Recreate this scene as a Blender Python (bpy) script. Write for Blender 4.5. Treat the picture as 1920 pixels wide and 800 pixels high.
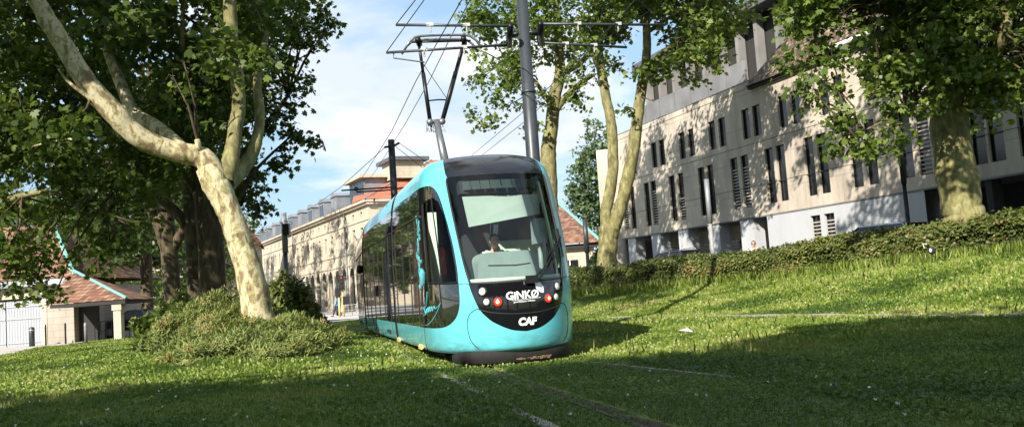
import bpy, bmesh, math, random
import numpy as np
from mathutils import Vector, Matrix, noise
from mathutils.geometry import delaunay_2d_cdt
for o in list(bpy.data.objects): bpy.data.objects.remove(o)
random.seed(7); RNG=np.random.default_rng(11)
S=bpy.context.scene; COL=S.collection; PI=math.pi; R=math.radians

# ---------------------------------------------------------------- camera
FPX=1690.0; PITCH=R(4.65); ROLL=R(4.0); ZC=1.25
def _basis():
    f=Vector((0,math.cos(PITCH),math.sin(PITCH))); r=Vector((1,0,0)); u=r.cross(f)
    c,s=math.cos(ROLL),math.sin(ROLL)
    return f,c*r-s*u,c*u+s*r
FWD,RGT,UPV=_basis()
cd=bpy.data.cameras.new('camera'); cam=bpy.data.objects.new('camera',cd); COL.objects.link(cam)
cd.sensor_fit='HORIZONTAL'; cd.sensor_width=36; cd.lens=FPX/1920*36; cd.clip_end=3000; cd.clip_start=.05
M=Matrix((RGT,UPV,-FWD)).transposed().to_4x4(); M.translation=Vector((0,0,ZC)); cam.matrix_world=M
S.camera=cam
def P(px,py,Y):
    d=FWD+RGT*((px-960)/FPX)-UPV*((py-400)/FPX)
    return Vector((0,0,ZC))+d*(Y/d.y)
def PZ(px,py,z):
    d=FWD+RGT*((px-960)/FPX)-UPV*((py-400)/FPX)
    return Vector((0,0,ZC))+d*((z-ZC)/d.z)

# ---------------------------------------------------------------- light
SUN_EL=R(32); SUN_DIR=Vector((-.46*math.cos(SUN_EL),-.888*math.cos(SUN_EL),math.sin(SUN_EL))).normalized()   # towards the sun
S.view_settings.view_transform='Standard'; S.view_settings.look='None'
S.view_settings.exposure=1.0; S.view_settings.gamma=1; S.view_settings.use_curve_mapping=False
sd=bpy.data.lights.new('sun','SUN'); sd.energy=4.9; sd.angle=R(.53); sd.color=(1,.93,.82)
so=bpy.data.objects.new('sun',sd); COL.objects.link(so)
so.rotation_euler=(-SUN_DIR).to_track_quat('-Z','Y').to_euler(); so.location=(0,0,60)
W=bpy.data.worlds.new('World'); S.world=W; W.use_nodes=True
nt=W.node_tree; N=nt.nodes; L=nt.links; N.clear()
out=N.new('ShaderNodeOutputWorld'); bg=N.new('ShaderNodeBackground'); bg.inputs['Strength'].default_value=.068
sky=N.new('ShaderNodeTexSky'); sky.sky_type='NISHITA'; sky.sun_disc=False; sky.sun_elevation=SUN_EL
sky.sun_rotation=math.atan2(SUN_DIR.x,SUN_DIR.y); sky.air_density=1.1; sky.dust_density=.6; sky.ozone_density=1.2
tc=N.new('ShaderNodeTexCoord'); sep=N.new('ShaderNodeSeparateXYZ'); L.new(tc.outputs['Generated'],sep.inputs[0])
mz=N.new('ShaderNodeMath'); mz.operation='MAXIMUM'; L.new(sep.outputs['Z'],mz.inputs[0]); mz.inputs[1].default_value=.0
ad=N.new('ShaderNodeMath'); ad.operation='ADD'; L.new(mz.outputs[0],ad.inputs[0]); ad.inputs[1].default_value=.22
dx=N.new('ShaderNodeMath'); dx.operation='DIVIDE'; L.new(sep.outputs['X'],dx.inputs[0]); L.new(ad.outputs[0],dx.inputs[1])
dy=N.new('ShaderNodeMath'); dy.operation='DIVIDE'; L.new(sep.outputs['Y'],dy.inputs[0]); L.new(ad.outputs[0],dy.inputs[1])
cb=N.new('ShaderNodeCombineXYZ'); L.new(dx.outputs[0],cb.inputs[0]); L.new(dy.outputs[0],cb.inputs[1]); cb.inputs[2].default_value=3.7
n1=N.new('ShaderNodeTexNoise'); n1.inputs['Scale'].default_value=1.5; n1.inputs['Detail'].default_value=9; n1.inputs['Roughness'].default_value=.55; n1.inputs['Distortion'].default_value=.25
L.new(cb.outputs[0],n1.inputs['Vector'])
cr_=N.new('ShaderNodeValToRGB'); cr_.color_ramp.elements[0].position=.455; cr_.color_ramp.elements[1].position=.60
L.new(n1.outputs['Fac'],cr_.inputs[0])
n2=N.new('ShaderNodeTexNoise'); n2.inputs['Scale'].default_value=2.6; n2.inputs['Detail'].default_value=6; L.new(cb.outputs[0],n2.inputs['Vector'])
cc=N.new('ShaderNodeValToRGB'); cc.color_ramp.elements[0].position=.38; cc.color_ramp.elements[0].color=(6.2,6.9,7.9,1)
cc.color_ramp.elements[1].position=.6; cc.color_ramp.elements[1].color=(8.6,8.7,8.8,1); L.new(n2.outputs['Fac'],cc.inputs[0])
# haze paling towards the horizon is part of the sky itself
mx=N.new('ShaderNodeMix'); mx.data_type='RGBA'; L.new(cr_.outputs['Color'],mx.inputs[0]); 
sb=N.new('ShaderNodeMix'); sb.data_type='RGBA'; sb.inputs[0].default_value=.6; sb.inputs[7].default_value=(4.0,6.2,8.6,1); L.new(sky.outputs[0],sb.inputs[6])
L.new(sb.outputs[2],mx.inputs[6]); L.new(cc.outputs['Color'],mx.inputs[7])
L.new(mx.outputs[2],bg.inputs['Color']); L.new(bg.outputs[0],out.inputs[0])
S.cycles.max_bounces=7; S.cycles.transparent_max_bounces=12; S.cycles.caustics_reflective=False; S.cycles.caustics_refractive=False
S.cycles.use_denoising=True
S.cycles.sample_clamp_indirect=6

# ---------------------------------------------------------------- materials
MAT={}
def nodes_of(name,col,rough=.6,metal=0,spec=.5,coat=0):
    m=bpy.data.materials.new(name); m.use_nodes=True; b=m.node_tree.nodes['Principled BSDF']
    b.inputs['Base Color'].default_value=(*col,1); b.inputs['Roughness'].default_value=rough; b.inputs['Metallic'].default_value=metal
    b.inputs['Specular IOR Level'].default_value=spec; b.inputs['Coat Weight'].default_value=coat; b.inputs['Coat Roughness'].default_value=.03
    MAT[name]=m; return m,b,m.node_tree
def coords(t,scale=(1,1,1),kind='Object'):
    c=t.nodes.new('ShaderNodeTexCoord'); mp=t.nodes.new('ShaderNodeMapping'); mp.inputs['Scale'].default_value=scale
    if kind=='World':
        g=t.nodes.new('ShaderNodeNewGeometry'); t.links.new(g.outputs['Position'],mp.inputs[0])
    else: t.links.new(c.outputs[kind],mp.inputs[0])
    return mp.outputs[0]
def ramp(t,fac,stops):
    r=t.nodes.new('ShaderNodeValToRGB'); e=r.color_ramp.elements
    while len(e)<len(stops): e.new(.5)
    for i,(p,c) in enumerate(stops): e[i].position=p; e[i].color=(*c,1)
    t.links.new(fac,r.inputs[0]); return r.outputs[0]
def noisef(t,vec,scale,detail=6,rough=.6,dist=0):
    n=t.nodes.new('ShaderNodeTexNoise'); n.inputs['Scale'].default_value=scale; n.inputs['Detail'].default_value=detail
    n.inputs['Roughness'].default_value=rough; n.inputs['Distortion'].default_value=dist; t.links.new(vec,n.inputs['Vector']); return n.outputs['Fac']
def mixc(t,fac,a,b,mode='MIX'):
    m=t.nodes.new('ShaderNodeMix'); m.data_type='RGBA'; m.blend_type=mode
    for s,v in ((0,fac),(6,a),(7,b)):
        if isinstance(v,(int,float)): m.inputs[s].default_value=v
        elif isinstance(v,tuple): m.inputs[s].default_value=(*v,1)
        else: t.links.new(v,m.inputs[s])
    return m.outputs[2]
def bump(t,b,h,strength=.3,dist=.02):
    n=t.nodes.new('ShaderNodeBump'); n.inputs['Strength'].default_value=strength; n.inputs['Distance'].default_value=dist
    t.links.new(h,n.inputs['Height']); t.links.new(n.outputs[0],b.inputs['Normal'])
def simple(name,col,rough=.6,metal=0,spec=.5,coat=0,var=.12,scale=6,bumps=0):
    m,b,t=nodes_of(name,col,rough,metal,spec,coat); v=coords(t,kind='World'); f=noisef(t,v,scale)
    lo=tuple(c*(1-var) for c in col); hi=tuple(min(1,c*(1+var)) for c in col)
    t.links.new(ramp(t,f,[(.3,lo),(.7,hi)]),b.inputs['Base Color'])
    if bumps: bump(t,b,noisef(t,v,scale*8),bumps,.01)
    return m
def grime(name,col):
    m,b,t=nodes_of(name,col,.24,0,.5,.55); v=coords(t,kind='World'); sx=t.nodes.new('ShaderNodeSeparateXYZ'); t.links.new(v,sx.inputs[0])
    low=ramp(t,sx.outputs[2],[(.30,(1,1,1)),(.62,(0,0,0))]); n_=ramp(t,noisef(t,coords(t,(1,1,2.5),'World'),3.5,8,.7),[(.42,(0,0,0)),(.7,(.75,.75,.75))])
    f=mixc(t,1.0,low,n_,'MULTIPLY'); f2=ramp(t,noisef(t,v,1.3,5),[(.35,(.93,.93,.93)),(.65,(1,1,1))])
    t.links.new(mixc(t,f,mixc(t,1.0,col,f2,'MULTIPLY'),(.07,.12,.11)),b.inputs['Base Color'])
grime('cyan_paint',(.12,.51,.58))
simple('black_gloss',(.006,.006,.008),.04,0,.6,.5,.05,2)
simple('side_glass',(.008,.009,.012),.015,0,.9,.8,.05,2)
simple('roof_dark',(.012,.012,.016),.16,0,.5,.2,.1,3)
simple('rubber',(.015,.015,.016),.75,var=.3,scale=10)
simple('underframe',(.012,.011,.011),.8,var=.4,scale=9,bumps=.3)
simple('steel_grey',(.2,.21,.22),.4,.6)
simple('dark_pole',(.045,.052,.06),.42,.3,var=.2,scale=3)
simple('black_metal',(.012,.012,.014),.4,.3)
simple('light_pole',(.33,.33,.32),.5,.3)
simple('white_mark',(.85,.86,.86),.4,var=.02)
simple('cab_mint',(.62,.74,.60),.6,var=.05)
simple('cab_grey',(.24,.31,.31),.55,var=.08)
simple('cab_dark',(.02,.022,.024),.7)
simple('visor',(.30,.37,.34),.7,var=.04)
simple('display_glass',(.03,.045,.042),.15,0,.6,0)
simple('red_paint',(.62,.02,.012),.3,0,.5,.4,.05)
simple('skin',(.5,.28,.2),.55,var=.06,scale=20)
simple('hair',(.03,.02,.014),.7)
simple('white_cloth',(.7,.72,.72),.85)
simple('blue_cloth',(.05,.32,.72),.85)
simple('red_cloth',(.6,.04,.03),.85)
simple('dark_cloth',(.03,.035,.05),.9)
simple('pale_cloth',(.5,.47,.42),.9)
simple('shoe',(.02,.018,.016),.6)
simple('copper_green',(.16,.42,.36),.6,var=.2)
simple('white_wood',(.30,.32,.35),.6,var=.06,scale=3)
simple('asphalt',(.055,.055,.057),.9,var=.25,scale=4,bumps=.3)
simple('paving',(.42,.39,.36),.85,var=.15,scale=1.2,bumps=.2)
simple('kerb_stone',(.24,.22,.18),.9,var=.3,scale=8,bumps=.5)
simple('rail_steel',(.06,.035,.025),.6,.4,var=.5,scale=8)
simple('soil',(.05,.035,.022),.95,var=.4,scale=14,bumps=.5)
simple('zinc',(.24,.25,.27),.5,.3,var=.25,scale=.8)
simple('slate',(.09,.09,.1),.7,var=.3,scale=2)
simple('car_black',(.012,.012,.015),.2,0,.5,1,.05)
simple('car_blue',(.03,.05,.10),.22,0,.5,1,.05)
simple('car_white',(.6,.6,.62),.25,0,.5,1,.03)
simple('yellow_pole',(.5,.44,.2),.5)
simple('paper',(.8,.72,.7),.8,var=.2,scale=30)
simple('window_dark',(.012,.013,.016),.12,0,.6,0,.3,1)
simple('louver',(.34,.31,.28),.6)
simple('dark_recess',(.03,.028,.026),.9)
simple('concrete_grey',(.17,.17,.175),.85,var=.25,scale=.6,bumps=.2)
simple('fin',(.2,.19,.185),.85,var=.2,scale=.7)
simple('mud_crust',(.16,.10,.06),.95)
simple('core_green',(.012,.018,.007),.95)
def lamp(name,col,strength):
    m,b,t=nodes_of(name,col,.15); b.inputs['Emission Color'].default_value=(*col,1); b.inputs['Emission Strength'].default_value=strength
simple('lamp_white',(.55,.55,.53),.12,0,.6,.5,.02); lamp('lamp_red',(1,.035,.015),.42); lamp('lamp_core',(1,.4,.3),1.3)
def glassmat(name,tint,refl_rough=.0,tr=.82,ior=1.5):
    m=bpy.data.materials.new(name); m.use_nodes=True; t=m.node_tree; t.nodes.clear()
    o=t.nodes.new('ShaderNodeOutputMaterial'); mx=t.nodes.new('ShaderNodeMixShader'); tp=t.nodes.new('ShaderNodeBsdfTransparent'); gl=t.nodes.new('ShaderNodeBsdfGlossy')
    fr=t.nodes.new('ShaderNodeFresnel'); fr.inputs['IOR'].default_value=ior
    tp.inputs['Color'].default_value=(*[c*tr for c in tint],1); gl.inputs['Roughness'].default_value=refl_rough
    t.links.new(fr.outputs[0],mx.inputs[0]); t.links.new(tp.outputs[0],mx.inputs[1]); t.links.new(gl.outputs[0],mx.inputs[2]); t.links.new(mx.outputs[0],o.inputs[0]); MAT[name]=m
glassmat('windshield_glass',(.93,1,.97),.0,.95); glassmat('cab_glass',(.95,1,.98),.0,.97,1.16)

def stone(name,c1,c2,mortar,bw,bh,weather=.35,axis='xz'):
    m,b,t=nodes_of(name,c1,.85); v=coords(t,kind='World')
    sx=t.nodes.new('ShaderNodeSeparateXYZ'); t.links.new(v,sx.inputs[0]); ad=t.nodes.new('ShaderNodeMath'); ad.operation='SUBTRACT'
    t.links.new(sx.outputs[0],ad.inputs[0]); t.links.new(sx.outputs[1],ad.inputs[1]); cb=t.nodes.new('ShaderNodeCombineXYZ')
    t.links.new(ad.outputs[0],cb.inputs[0]); t.links.new(sx.outputs[2],cb.inputs[1])
    br=t.nodes.new('ShaderNodeTexBrick'); br.inputs['Scale'].default_value=1; br.inputs['Brick Width'].default_value=bw; br.inputs['Row Height'].default_value=bh
    br.inputs['Mortar Size'].default_value=.012; br.inputs['Color1'].default_value=(*c1,1); br.inputs['Color2'].default_value=(*c2,1); br.inputs['Mortar'].default_value=(*mortar,1)
    t.links.new(cb.outputs[0],br.inputs['Vector'])
    sc=t.nodes.new('ShaderNodeMapping'); sc.inputs['Scale'].default_value=(1,1,.25); t.links.new(v,sc.inputs[0])
    w=noisef(t,sc.outputs[0],.9,8,.7); f=ramp(t,w,[(.35,(1-weather,)*3),(.65,(1,1,1))])
    t.links.new(mixc(t,1.0,br.outputs['Color'],f,'MULTIPLY'),b.inputs['Base Color']); bump(t,b,noisef(t,v,14),.25,.01); return m
stone('concrete_warm',(.60,.52,.43),(.57,.495,.41),(.33,.27,.22),3.4,1.75,.42)
stone('limestone',(.56,.49,.38),(.50,.44,.34),(.36,.32,.26),1.1,.42,.25)
stone('rough_limestone',(.44,.385,.32),(.36,.32,.27),(.3,.25,.2),1.3,.33,.3)
stone('white_render',(.46,.47,.49),(.45,.46,.48),(.44,.45,.46),30,30,.12)
def tiles(name,cols,bw=.22,bh=.16):
    m,b,t=nodes_of(name,cols[0],.85); v=coords(t,kind='World')
    sx=t.nodes.new('ShaderNodeSeparateXYZ'); t.links.new(v,sx.inputs[0]); ad=t.nodes.new('ShaderNodeMath'); ad.operation='SUBTRACT'
    t.links.new(sx.outputs[0],ad.inputs[0]); t.links.new(sx.outputs[1],ad.inputs[1]); cb=t.nodes.new('ShaderNodeCombineXYZ')
    t.links.new(ad.outputs[0],cb.inputs[0]); t.links.new(sx.outputs[2],cb.inputs[1])
    br=t.nodes.new('ShaderNodeTexBrick'); br.inputs['Scale'].default_value=1; br.inputs['Brick Width'].default_value=bw; br.inputs['Row Height'].default_value=bh; br.inputs['Mortar Size'].default_value=.02
    br.inputs['Color1'].default_value=(0,0,0,1); br.inputs['Color2'].default_value=(1,1,1,1); br.inputs['Mortar'].default_value=(.1,.1,.1,1); br.inputs['Bias'].default_value=0
    t.links.new(cb.outputs[0],br.inputs['Vector'])
    bw_=t.nodes.new('ShaderNodeRGBToBW'); t.links.new(br.outputs['Color'],bw_.inputs[0])
    c=ramp(t,bw_.outputs[0],[(i/(len(cols)-1),k) for i,k in enumerate(cols)])
    w=ramp(t,noisef(t,v,.8,8),[(.35,(.7,.7,.7)),(.7,(1.1,1.1,1.1))])
    t.links.new(mixc(t,1.0,c,w,'MULTIPLY'),b.inputs['Base Color']); bump(t,b,br.outputs['Fac'],.6,.03); return m
tiles('tile_brown',[(.10,.05,.035),(.2,.09,.055),(.30,.15,.09),(.36,.24,.17)])
tiles('tile_red',[(.36,.11,.06),(.42,.14,.075),(.50,.19,.11)],.3,.22)
tiles('tile_mossy',[(.05,.035,.025),(.12,.075,.045),(.2,.14,.09),(.33,.27,.2)],.25,.2)

def bark():
    m,b,t=nodes_of('plane_bark',(.4,.36,.22),.85); v=coords(t,(1,1,.55),'World')
    f=noisef(t,v,4.6,6,.62,.5); f2=noisef(t,v,11,8,.65,.4)
    base=ramp(t,f,[(.0,(.13,.09,.055)),(.43,(.18,.13,.075)),(.437,(.27,.23,.11)),(.495,(.31,.28,.13)),(.502,(.45,.40,.25)),(.60,(.48,.43,.28)),(.607,(.36,.30,.19)),(1,(.38,.32,.21))])
    base.node.color_ramp.interpolation='LINEAR'
    dk=ramp(t,f2,[(.52,(1,1,1)),(.62,(.62,.55,.45))])
    t.links.new(mixc(t,1.0,base,dk,'MULTIPLY'),b.inputs['Base Color']); bump(t,b,f2,.5,.012)
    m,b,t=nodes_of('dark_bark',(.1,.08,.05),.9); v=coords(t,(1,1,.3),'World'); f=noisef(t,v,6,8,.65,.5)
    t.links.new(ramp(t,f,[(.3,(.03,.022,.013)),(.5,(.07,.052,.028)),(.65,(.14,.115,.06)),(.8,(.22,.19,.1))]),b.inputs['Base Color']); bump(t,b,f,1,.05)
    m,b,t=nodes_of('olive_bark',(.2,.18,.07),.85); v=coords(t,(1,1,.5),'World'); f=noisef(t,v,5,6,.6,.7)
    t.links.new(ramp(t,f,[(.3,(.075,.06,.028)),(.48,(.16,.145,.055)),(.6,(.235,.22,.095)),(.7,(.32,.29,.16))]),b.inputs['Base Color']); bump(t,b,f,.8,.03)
bark()
def leafmat(name,stops,rough=.45,trans=.35,tcol=(.2,.3,.03)):
    m=bpy.data.materials.new(name); m.use_nodes=True; t=m.node_tree; b=t.nodes['Principled BSDF']; o=t.nodes['Material Output']
    a=t.nodes.new('ShaderNodeAttribute'); a.attribute_name='var'; c=ramp(t,a.outputs['Fac'],stops)
    t.links.new(c,b.inputs['Base Color']); b.inputs['Roughness'].default_value=rough; b.inputs['Specular IOR Level'].default_value=.35
    tl_=t.nodes.new('ShaderNodeBsdfTranslucent'); t.links.new(mixc(t,.5,c,tcol),tl_.inputs['Color']); mx=t.nodes.new('ShaderNodeMixShader'); mx.inputs[0].default_value=trans
    t.links.new(b.outputs[0],mx.inputs[1]); t.links.new(tl_.outputs[0],mx.inputs[2]); t.links.new(mx.outputs[0],o.inputs[0]); MAT[name]=m
leafmat('leaf_plane',[(0,(.05,.08,.014)),(.5,(.105,.16,.028)),(.9,(.18,.23,.045)),(1,(.28,.28,.08))])
leafmat('leaf_mid',[(0,(.03,.052,.010)),(.55,(.075,.115,.02)),(.9,(.15,.19,.04)),(1,(.24,.25,.07))],trans=.38)
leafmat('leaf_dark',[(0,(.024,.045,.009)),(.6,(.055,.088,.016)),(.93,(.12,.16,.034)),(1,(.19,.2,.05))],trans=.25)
leafmat('leaf_hedge',[(0,(.04,.055,.012)),(.6,(.095,.12,.028)),(.88,(.18,.19,.05)),(1,(.24,.13,.06))],trans=.2)
leafmat('leaf_juniper',[(0,(.05,.07,.014)),(.5,(.12,.155,.038)),(.93,(.22,.26,.07)),(1,(.3,.16,.07))],.6,.15)
leafmat('leaf_blue',[(0,(.04,.07,.03)),(.6,(.09,.14,.06)),(1,(.16,.22,.1))],trans=.25)
leafmat('grass_blade',[(0,(.07,.11,.013)),(.5,(.165,.235,.032)),(.9,(.26,.32,.065)),(1,(.38,.34,.15))],.5,.3,(.2,.34,.03))
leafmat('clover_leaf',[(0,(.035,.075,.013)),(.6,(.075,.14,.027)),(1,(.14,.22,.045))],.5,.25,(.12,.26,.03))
leafmat('flower_white',[(0,(.6,.58,.5)),(1,(.8,.8,.76))],.7,.1,(.8,.8,.7))
leafmat('flower_yellow',[(0,(.7,.5,.02)),(1,(.8,.6,.05))],.7,.1,(.8,.6,.1))
def grassground():
    m,b,t=nodes_of('grass_ground',(.05,.08,.02),.95); v=coords(t,kind='World')
    c=ramp(t,noisef(t,v,5,9,.7),[(.3,(.04,.06,.012)),(.5,(.085,.13,.022)),(.7,(.14,.19,.035))])
    w=ramp(t,noisef(t,v,.35,4),[(.35,(.8,.85,.8)),(.65,(1.15,1.1,1))])
    t.links.new(mixc(t,1.0,c,w,'MULTIPLY'),b.inputs['Base Color']); bump(t,b,noisef(t,v,30,4),.6,.03)
grassground()

# ---------------------------------------------------------------- object helpers
def tag(o,label=None,cat=None,group=None,kind=None):
    if label: o['label']=label
    if cat: o['category']=cat
    if group: o['group']=group
    if kind: o['kind']=kind
    return o
def empty(name,loc,label,cat,group=None):
    o=bpy.data.objects.new(name,None); COL.objects.link(o); o.location=loc; o.empty_display_size=.2
    return tag(o,label,cat,group)
def wloc(o):
    v=Vector((0,0,0))
    while o: v+=Vector(o.location); o=o.parent
    return v
def link(name,me,mats,parent=None,smooth=False):
    if not isinstance(mats,(list,tuple)): mats=[mats]
    for m in mats: me.materials.append(MAT[m])
    if smooth: me.shade_smooth()
    o=bpy.data.objects.new(name,me); COL.objects.link(o)
    if parent: o.parent=parent
    return o
class MB:
    def __init__(s): s.v=[]; s.f=[]; s.mi=[]; s.m=0
    def add(s,vs,fs):
        b=len(s.v); s.v+= [tuple(v) for v in vs]; s.f+=[tuple(b+i for i in f) for f in fs]; s.mi+=[s.m]*len(fs)
    def obox(s,o,a,b,c):
        """box with corner o and edge vectors a,b,c"""
        o,a,b,c=map(Vector,(o,a,b,c)); vs=[o,o+a,o+a+b,o+b,o+c,o+a+c,o+a+b+c,o+b+c]
        fs=[(0,3,2,1),(4,5,6,7),(0,1,5,4),(1,2,6,5),(2,3,7,6),(3,0,4,7)]
        if a.cross(b).dot(c)<0: fs=[f[::-1] for f in fs]
        s.add(vs,fs)
    def box(s,c,d,rz=0):
        c=Vector(c); q=Matrix.Rotation(rz,3,'Z'); a=q@Vector((d[0],0,0)); b=q@Vector((0,d[1],0)); e=Vector((0,0,d[2])); s.obox(c-(a+b+e)/2,a,b,e)
    def prism(s,poly,ext):
        poly=[Vector(p) for p in poly]; ext=Vector(ext); n=len(poly)
        s.add(poly+[p+ext for p in poly],[tuple(range(n))[::-1],tuple(range(n,2*n))]+[(i,(i+1)%n,n+(i+1)%n,n+i) for i in range(n)])
    def tube(s,pts,rad,seg=8,cap=True,jit=0,sx=1):
        pts=[Vector(p) for p in pts]; n=len(pts)
        if not isinstance(rad,(list,tuple)): rad=[rad]*n
        up=Vector((0,0,1)); t0=(pts[1]-pts[0]).normalized(); 
        if abs(t0.dot(up))>.95: up=Vector((0,1,0))
        u=t0.cross(up).normalized(); vs=[]
        for i,p in enumerate(pts):
            t=(pts[min(i+1,n-1)]-pts[max(i-1,0)]).normalized(); u=(u-t*u.dot(t)).normalized(); w=t.cross(u)
            for k in range(seg):
                a=2*PI*k/seg; r=rad[i]*(1+(jit*noise.noise(Vector((math.cos(a)*1.3+p.x*.8,math.sin(a)*1.3+p.y*.8,p.z*1.3))) if jit else 0)); vs.append(p+u*math.cos(a)*r*sx+w*math.sin(a)*r)
        fs=[(i*seg+k,i*seg+(k+1)%seg,(i+1)*seg+(k+1)%seg,(i+1)*seg+k) for i in range(n-1) for k in range(seg)]
        if cap: fs+=[tuple(range(seg))[::-1],tuple((n-1)*seg+k for k in range(seg))]
        s.add(vs,fs)
    def ball(s,c,r,nu=12,nv=8):
        c=Vector(c); r=Vector(r) if not isinstance(r,(int,float)) else Vector((r,r,r)); vs=[c+Vector((0,0,r.z))]
        for j in range(1,nv):
            for i in range(nu):
                a=2*PI*i/nu; b=PI*j/nv; vs.append(c+Vector((r.x*math.sin(b)*math.cos(a),r.y*math.sin(b)*math.sin(a),r.z*math.cos(b))))
        vs.append(c-Vector((0,0,r.z))); fs=[(0,1+i,1+(i+1)%nu) for i in range(nu)]
        for j in range(nv-2):
            for i in range(nu): fs.append((1+j*nu+i,1+(j+1)*nu+i,1+(j+1)*nu+(i+1)%nu,1+j*nu+(i+1)%nu))
        e=len(vs)-1; fs+=[(e,1+(nv-2)*nu+(i+1)%nu,1+(nv-2)*nu+i) for i in range(nu)]
        s.add(vs,fs)
    def build(s,name,mats,parent=None,smooth=False,local=False):
        me=bpy.data.meshes.new(name); off=Vector((0,0,0)) if (local or not parent) else wloc(parent)
        me.from_pydata([tuple(Vector(v)-off) for v in s.v],[],s.f); me.polygons.foreach_set('material_index',s.mi)
        me.validate(); o=link(name,me,mats,parent,smooth)
        if not parent and not local: pass
        return o
def spline(pts,n=6):
    """Catmull-Rom through rows of numbers"""
    a=np.array(pts,float); out=[]
    for i in range(len(a)-1):
        p0=a[max(i-1,0)];p1=a[i];p2=a[i+1];p3=a[min(i+2,len(a)-1)]
        for k in range(n):
            f=k/n; out.append(.5*((2*p1)+(p2-p0)*f+(2*p0-5*p1+4*p2-p3)*f*f+(3*p1-p0-3*p2+p3)*f**3))
    out.append(a[-1]); return np.array(out)
LEAF=np.array([(0,0,0),(.34,.06,.03),(.62,.36,-.05),(.34,.42,.04),(.36,.78,-.02),(.12,.72,.06),(0,1.05,-.04),(-.12,.72,.06),(-.36,.78,-.02),(-.34,.42,.04),(-.62,.36,-.05),(-.34,.06,.03)])
OVAL=np.array([(0,0,0),(.26,.3,.05),(.24,.68,.05),(0,1,0),(-.24,.68,.05),(-.26,.3,.05)])
BLADE=np.array([(-.05,0,0),(.05,0,0),(.035,.55,.06),(0,1,.25),(-.035,.55,.06)])
NEEDLE=np.array([(-.07,0,0),(.07,0,0),(.10,.5,.04),(0,1,.0),(-.10,.5,.04)])
TRI=np.array([(0,0,0),(.5,.1,.05),(.55,.5,0),(0,.15,0.02),(.3,.95,.0),(-.3,.95,0),(0,.15,.02),(-.55,.5,0),(-.5,.1,.05)])
QUADT=np.array([(-.5,0,0),(.5,0,0),(.5,1,0),(-.5,1,0)])
def scatter(name,C,size,nrm,template,mat,parent=None,yaw=None,var=None,up=None):
    """one polygon per row of C; nrm = polygon normals; direction of length = up (projected)"""
    n=len(C); nrm=nrm/np.maximum(np.linalg.norm(nrm,axis=1,keepdims=True),1e-6)
    if up is None: up=RNG.normal(size=(n,3))
    ty=up-nrm*(up*nrm).sum(1,keepdims=True); ty/=np.maximum(np.linalg.norm(ty,axis=1,keepdims=True),1e-6); tx=np.cross(ty,nrm)
    k=len(template); sz=np.broadcast_to(np.asarray(size,float).reshape(-1,1),(n,1)) if np.ndim(size) else np.full((n,1),size)
    T=template; V=C[:,None,:]+sz[:,:,None]*(tx[:,None,:]*T[None,:,0:1]+ty[:,None,:]*T[None,:,1:2]+nrm[:,None,:]*T[None,:,2:3])
    if parent is not None: V=V-np.array(wloc(parent))
    me=bpy.data.meshes.new(name); me.vertices.add(n*k); me.vertices.foreach_set('co',V.reshape(-1).astype(np.float32))
    me.loops.add(n*k); me.loops.foreach_set('vertex_index',np.arange(n*k,dtype=np.int32)); me.polygons.add(n)
    me.polygons.foreach_set('loop_start',np.arange(0,n*k,k,dtype=np.int32)); me.update(calc_edges=True)
    at=me.attributes.new('var','FLOAT','FACE'); at.data.foreach_set('value',(RNG.random(n) if var is None else var).astype(np.float32))
    return link(name,me,mat,parent)
# ---------------------------------------------------------------- terrain
TDX,TDY=.970,.247
def dperp(x,y): return (x-.1)*TDX+(y-14.15)*TDY
def terr(x,y):
    x=np.asarray(x,float); y=np.asarray(y,float); d=dperp(x,np.minimum(y,46))
    dc=np.interp(y,[10,16,21,28,39],[9.6,9.0,8.0,6.4,5.0]); dh=np.interp(y,[10,24,30,39,60],[19,15.1,12.9,8.9,7.5]); H=np.interp(y,[10,24,30,39,60],[1.75,1.22,.93,.74,.95])
    a=np.clip((d-3)/np.maximum(dc-3,.1),0,1)*.12; f=np.clip((d-dc)/np.maximum(dh-dc,.1),0,1); f=f*f*(3-2*f)*.45+f*.55
    z=a+f*(H-.12)
    z=z+.38*np.exp(-((x+5.9)**2+(y-20.3)**2)/7.0)+.25*np.exp(-((x+8.5)**2+(y-26)**2)/22.)
    und=.04*np.sin(x*.9+y*.35)*np.sin(y*.7)*np.clip((np.abs(d)-2)/3,0,1)*np.clip((60-y)/20,0,1)
    far=np.clip((y-48)/20,0,1)*np.clip((2-x)/8,0,1)
    return z+und-far*.25
def tz(x,y): return float(terr(x,y))
def gp(px,py,it=8):
    z=0.
    for _ in range(it):
        p=PZ(px,py,z); z=tz(p.x,p.y)
    return Vector((p.x,p.y,z))
def gridmesh(name,xs,ys,mat,dz=0,kind='structure',keep=None,label=None,cat=None):
    X,Y=np.meshgrid(xs,ys); Z=terr(X,Y)+dz; n,m=len(ys),len(xs); V=np.stack([X,Y,Z],-1).reshape(-1,3)
    f=[(j*m+i,j*m+i+1,(j+1)*m+i+1,(j+1)*m+i) for j in range(n-1) for i in range(m-1)]
    me=bpy.data.meshes.new(name); me.from_pydata(V.tolist(),[],f); me.shade_smooth(); o=link(name,me,mat); tag(o,kind=kind); return o
def axis(lo,hi,near_lo,near_hi,fine,coarse):
    return np.unique(np.concatenate([np.linspace(lo,near_lo,coarse),np.arange(near_lo,near_hi,fine),np.linspace(near_hi,hi,coarse)]))
gridmesh('ground',axis(-900,900,-40,40,.5,24),axis(-300,1500,-6,70,.5,24),'grass_ground')
def inpoly(x,y,poly):
    c=np.zeros(np.shape(x),bool); n=len(poly)
    for i in range(n):
        x1,y1=poly[i]; x2,y2=poly[(i+1)%n]
        if y1==y2: continue
        c^=((y1>y)!=(y2>y))&(x<(x2-x1)*(y-y1)/(y2-y1)+x1)
    return c
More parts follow.
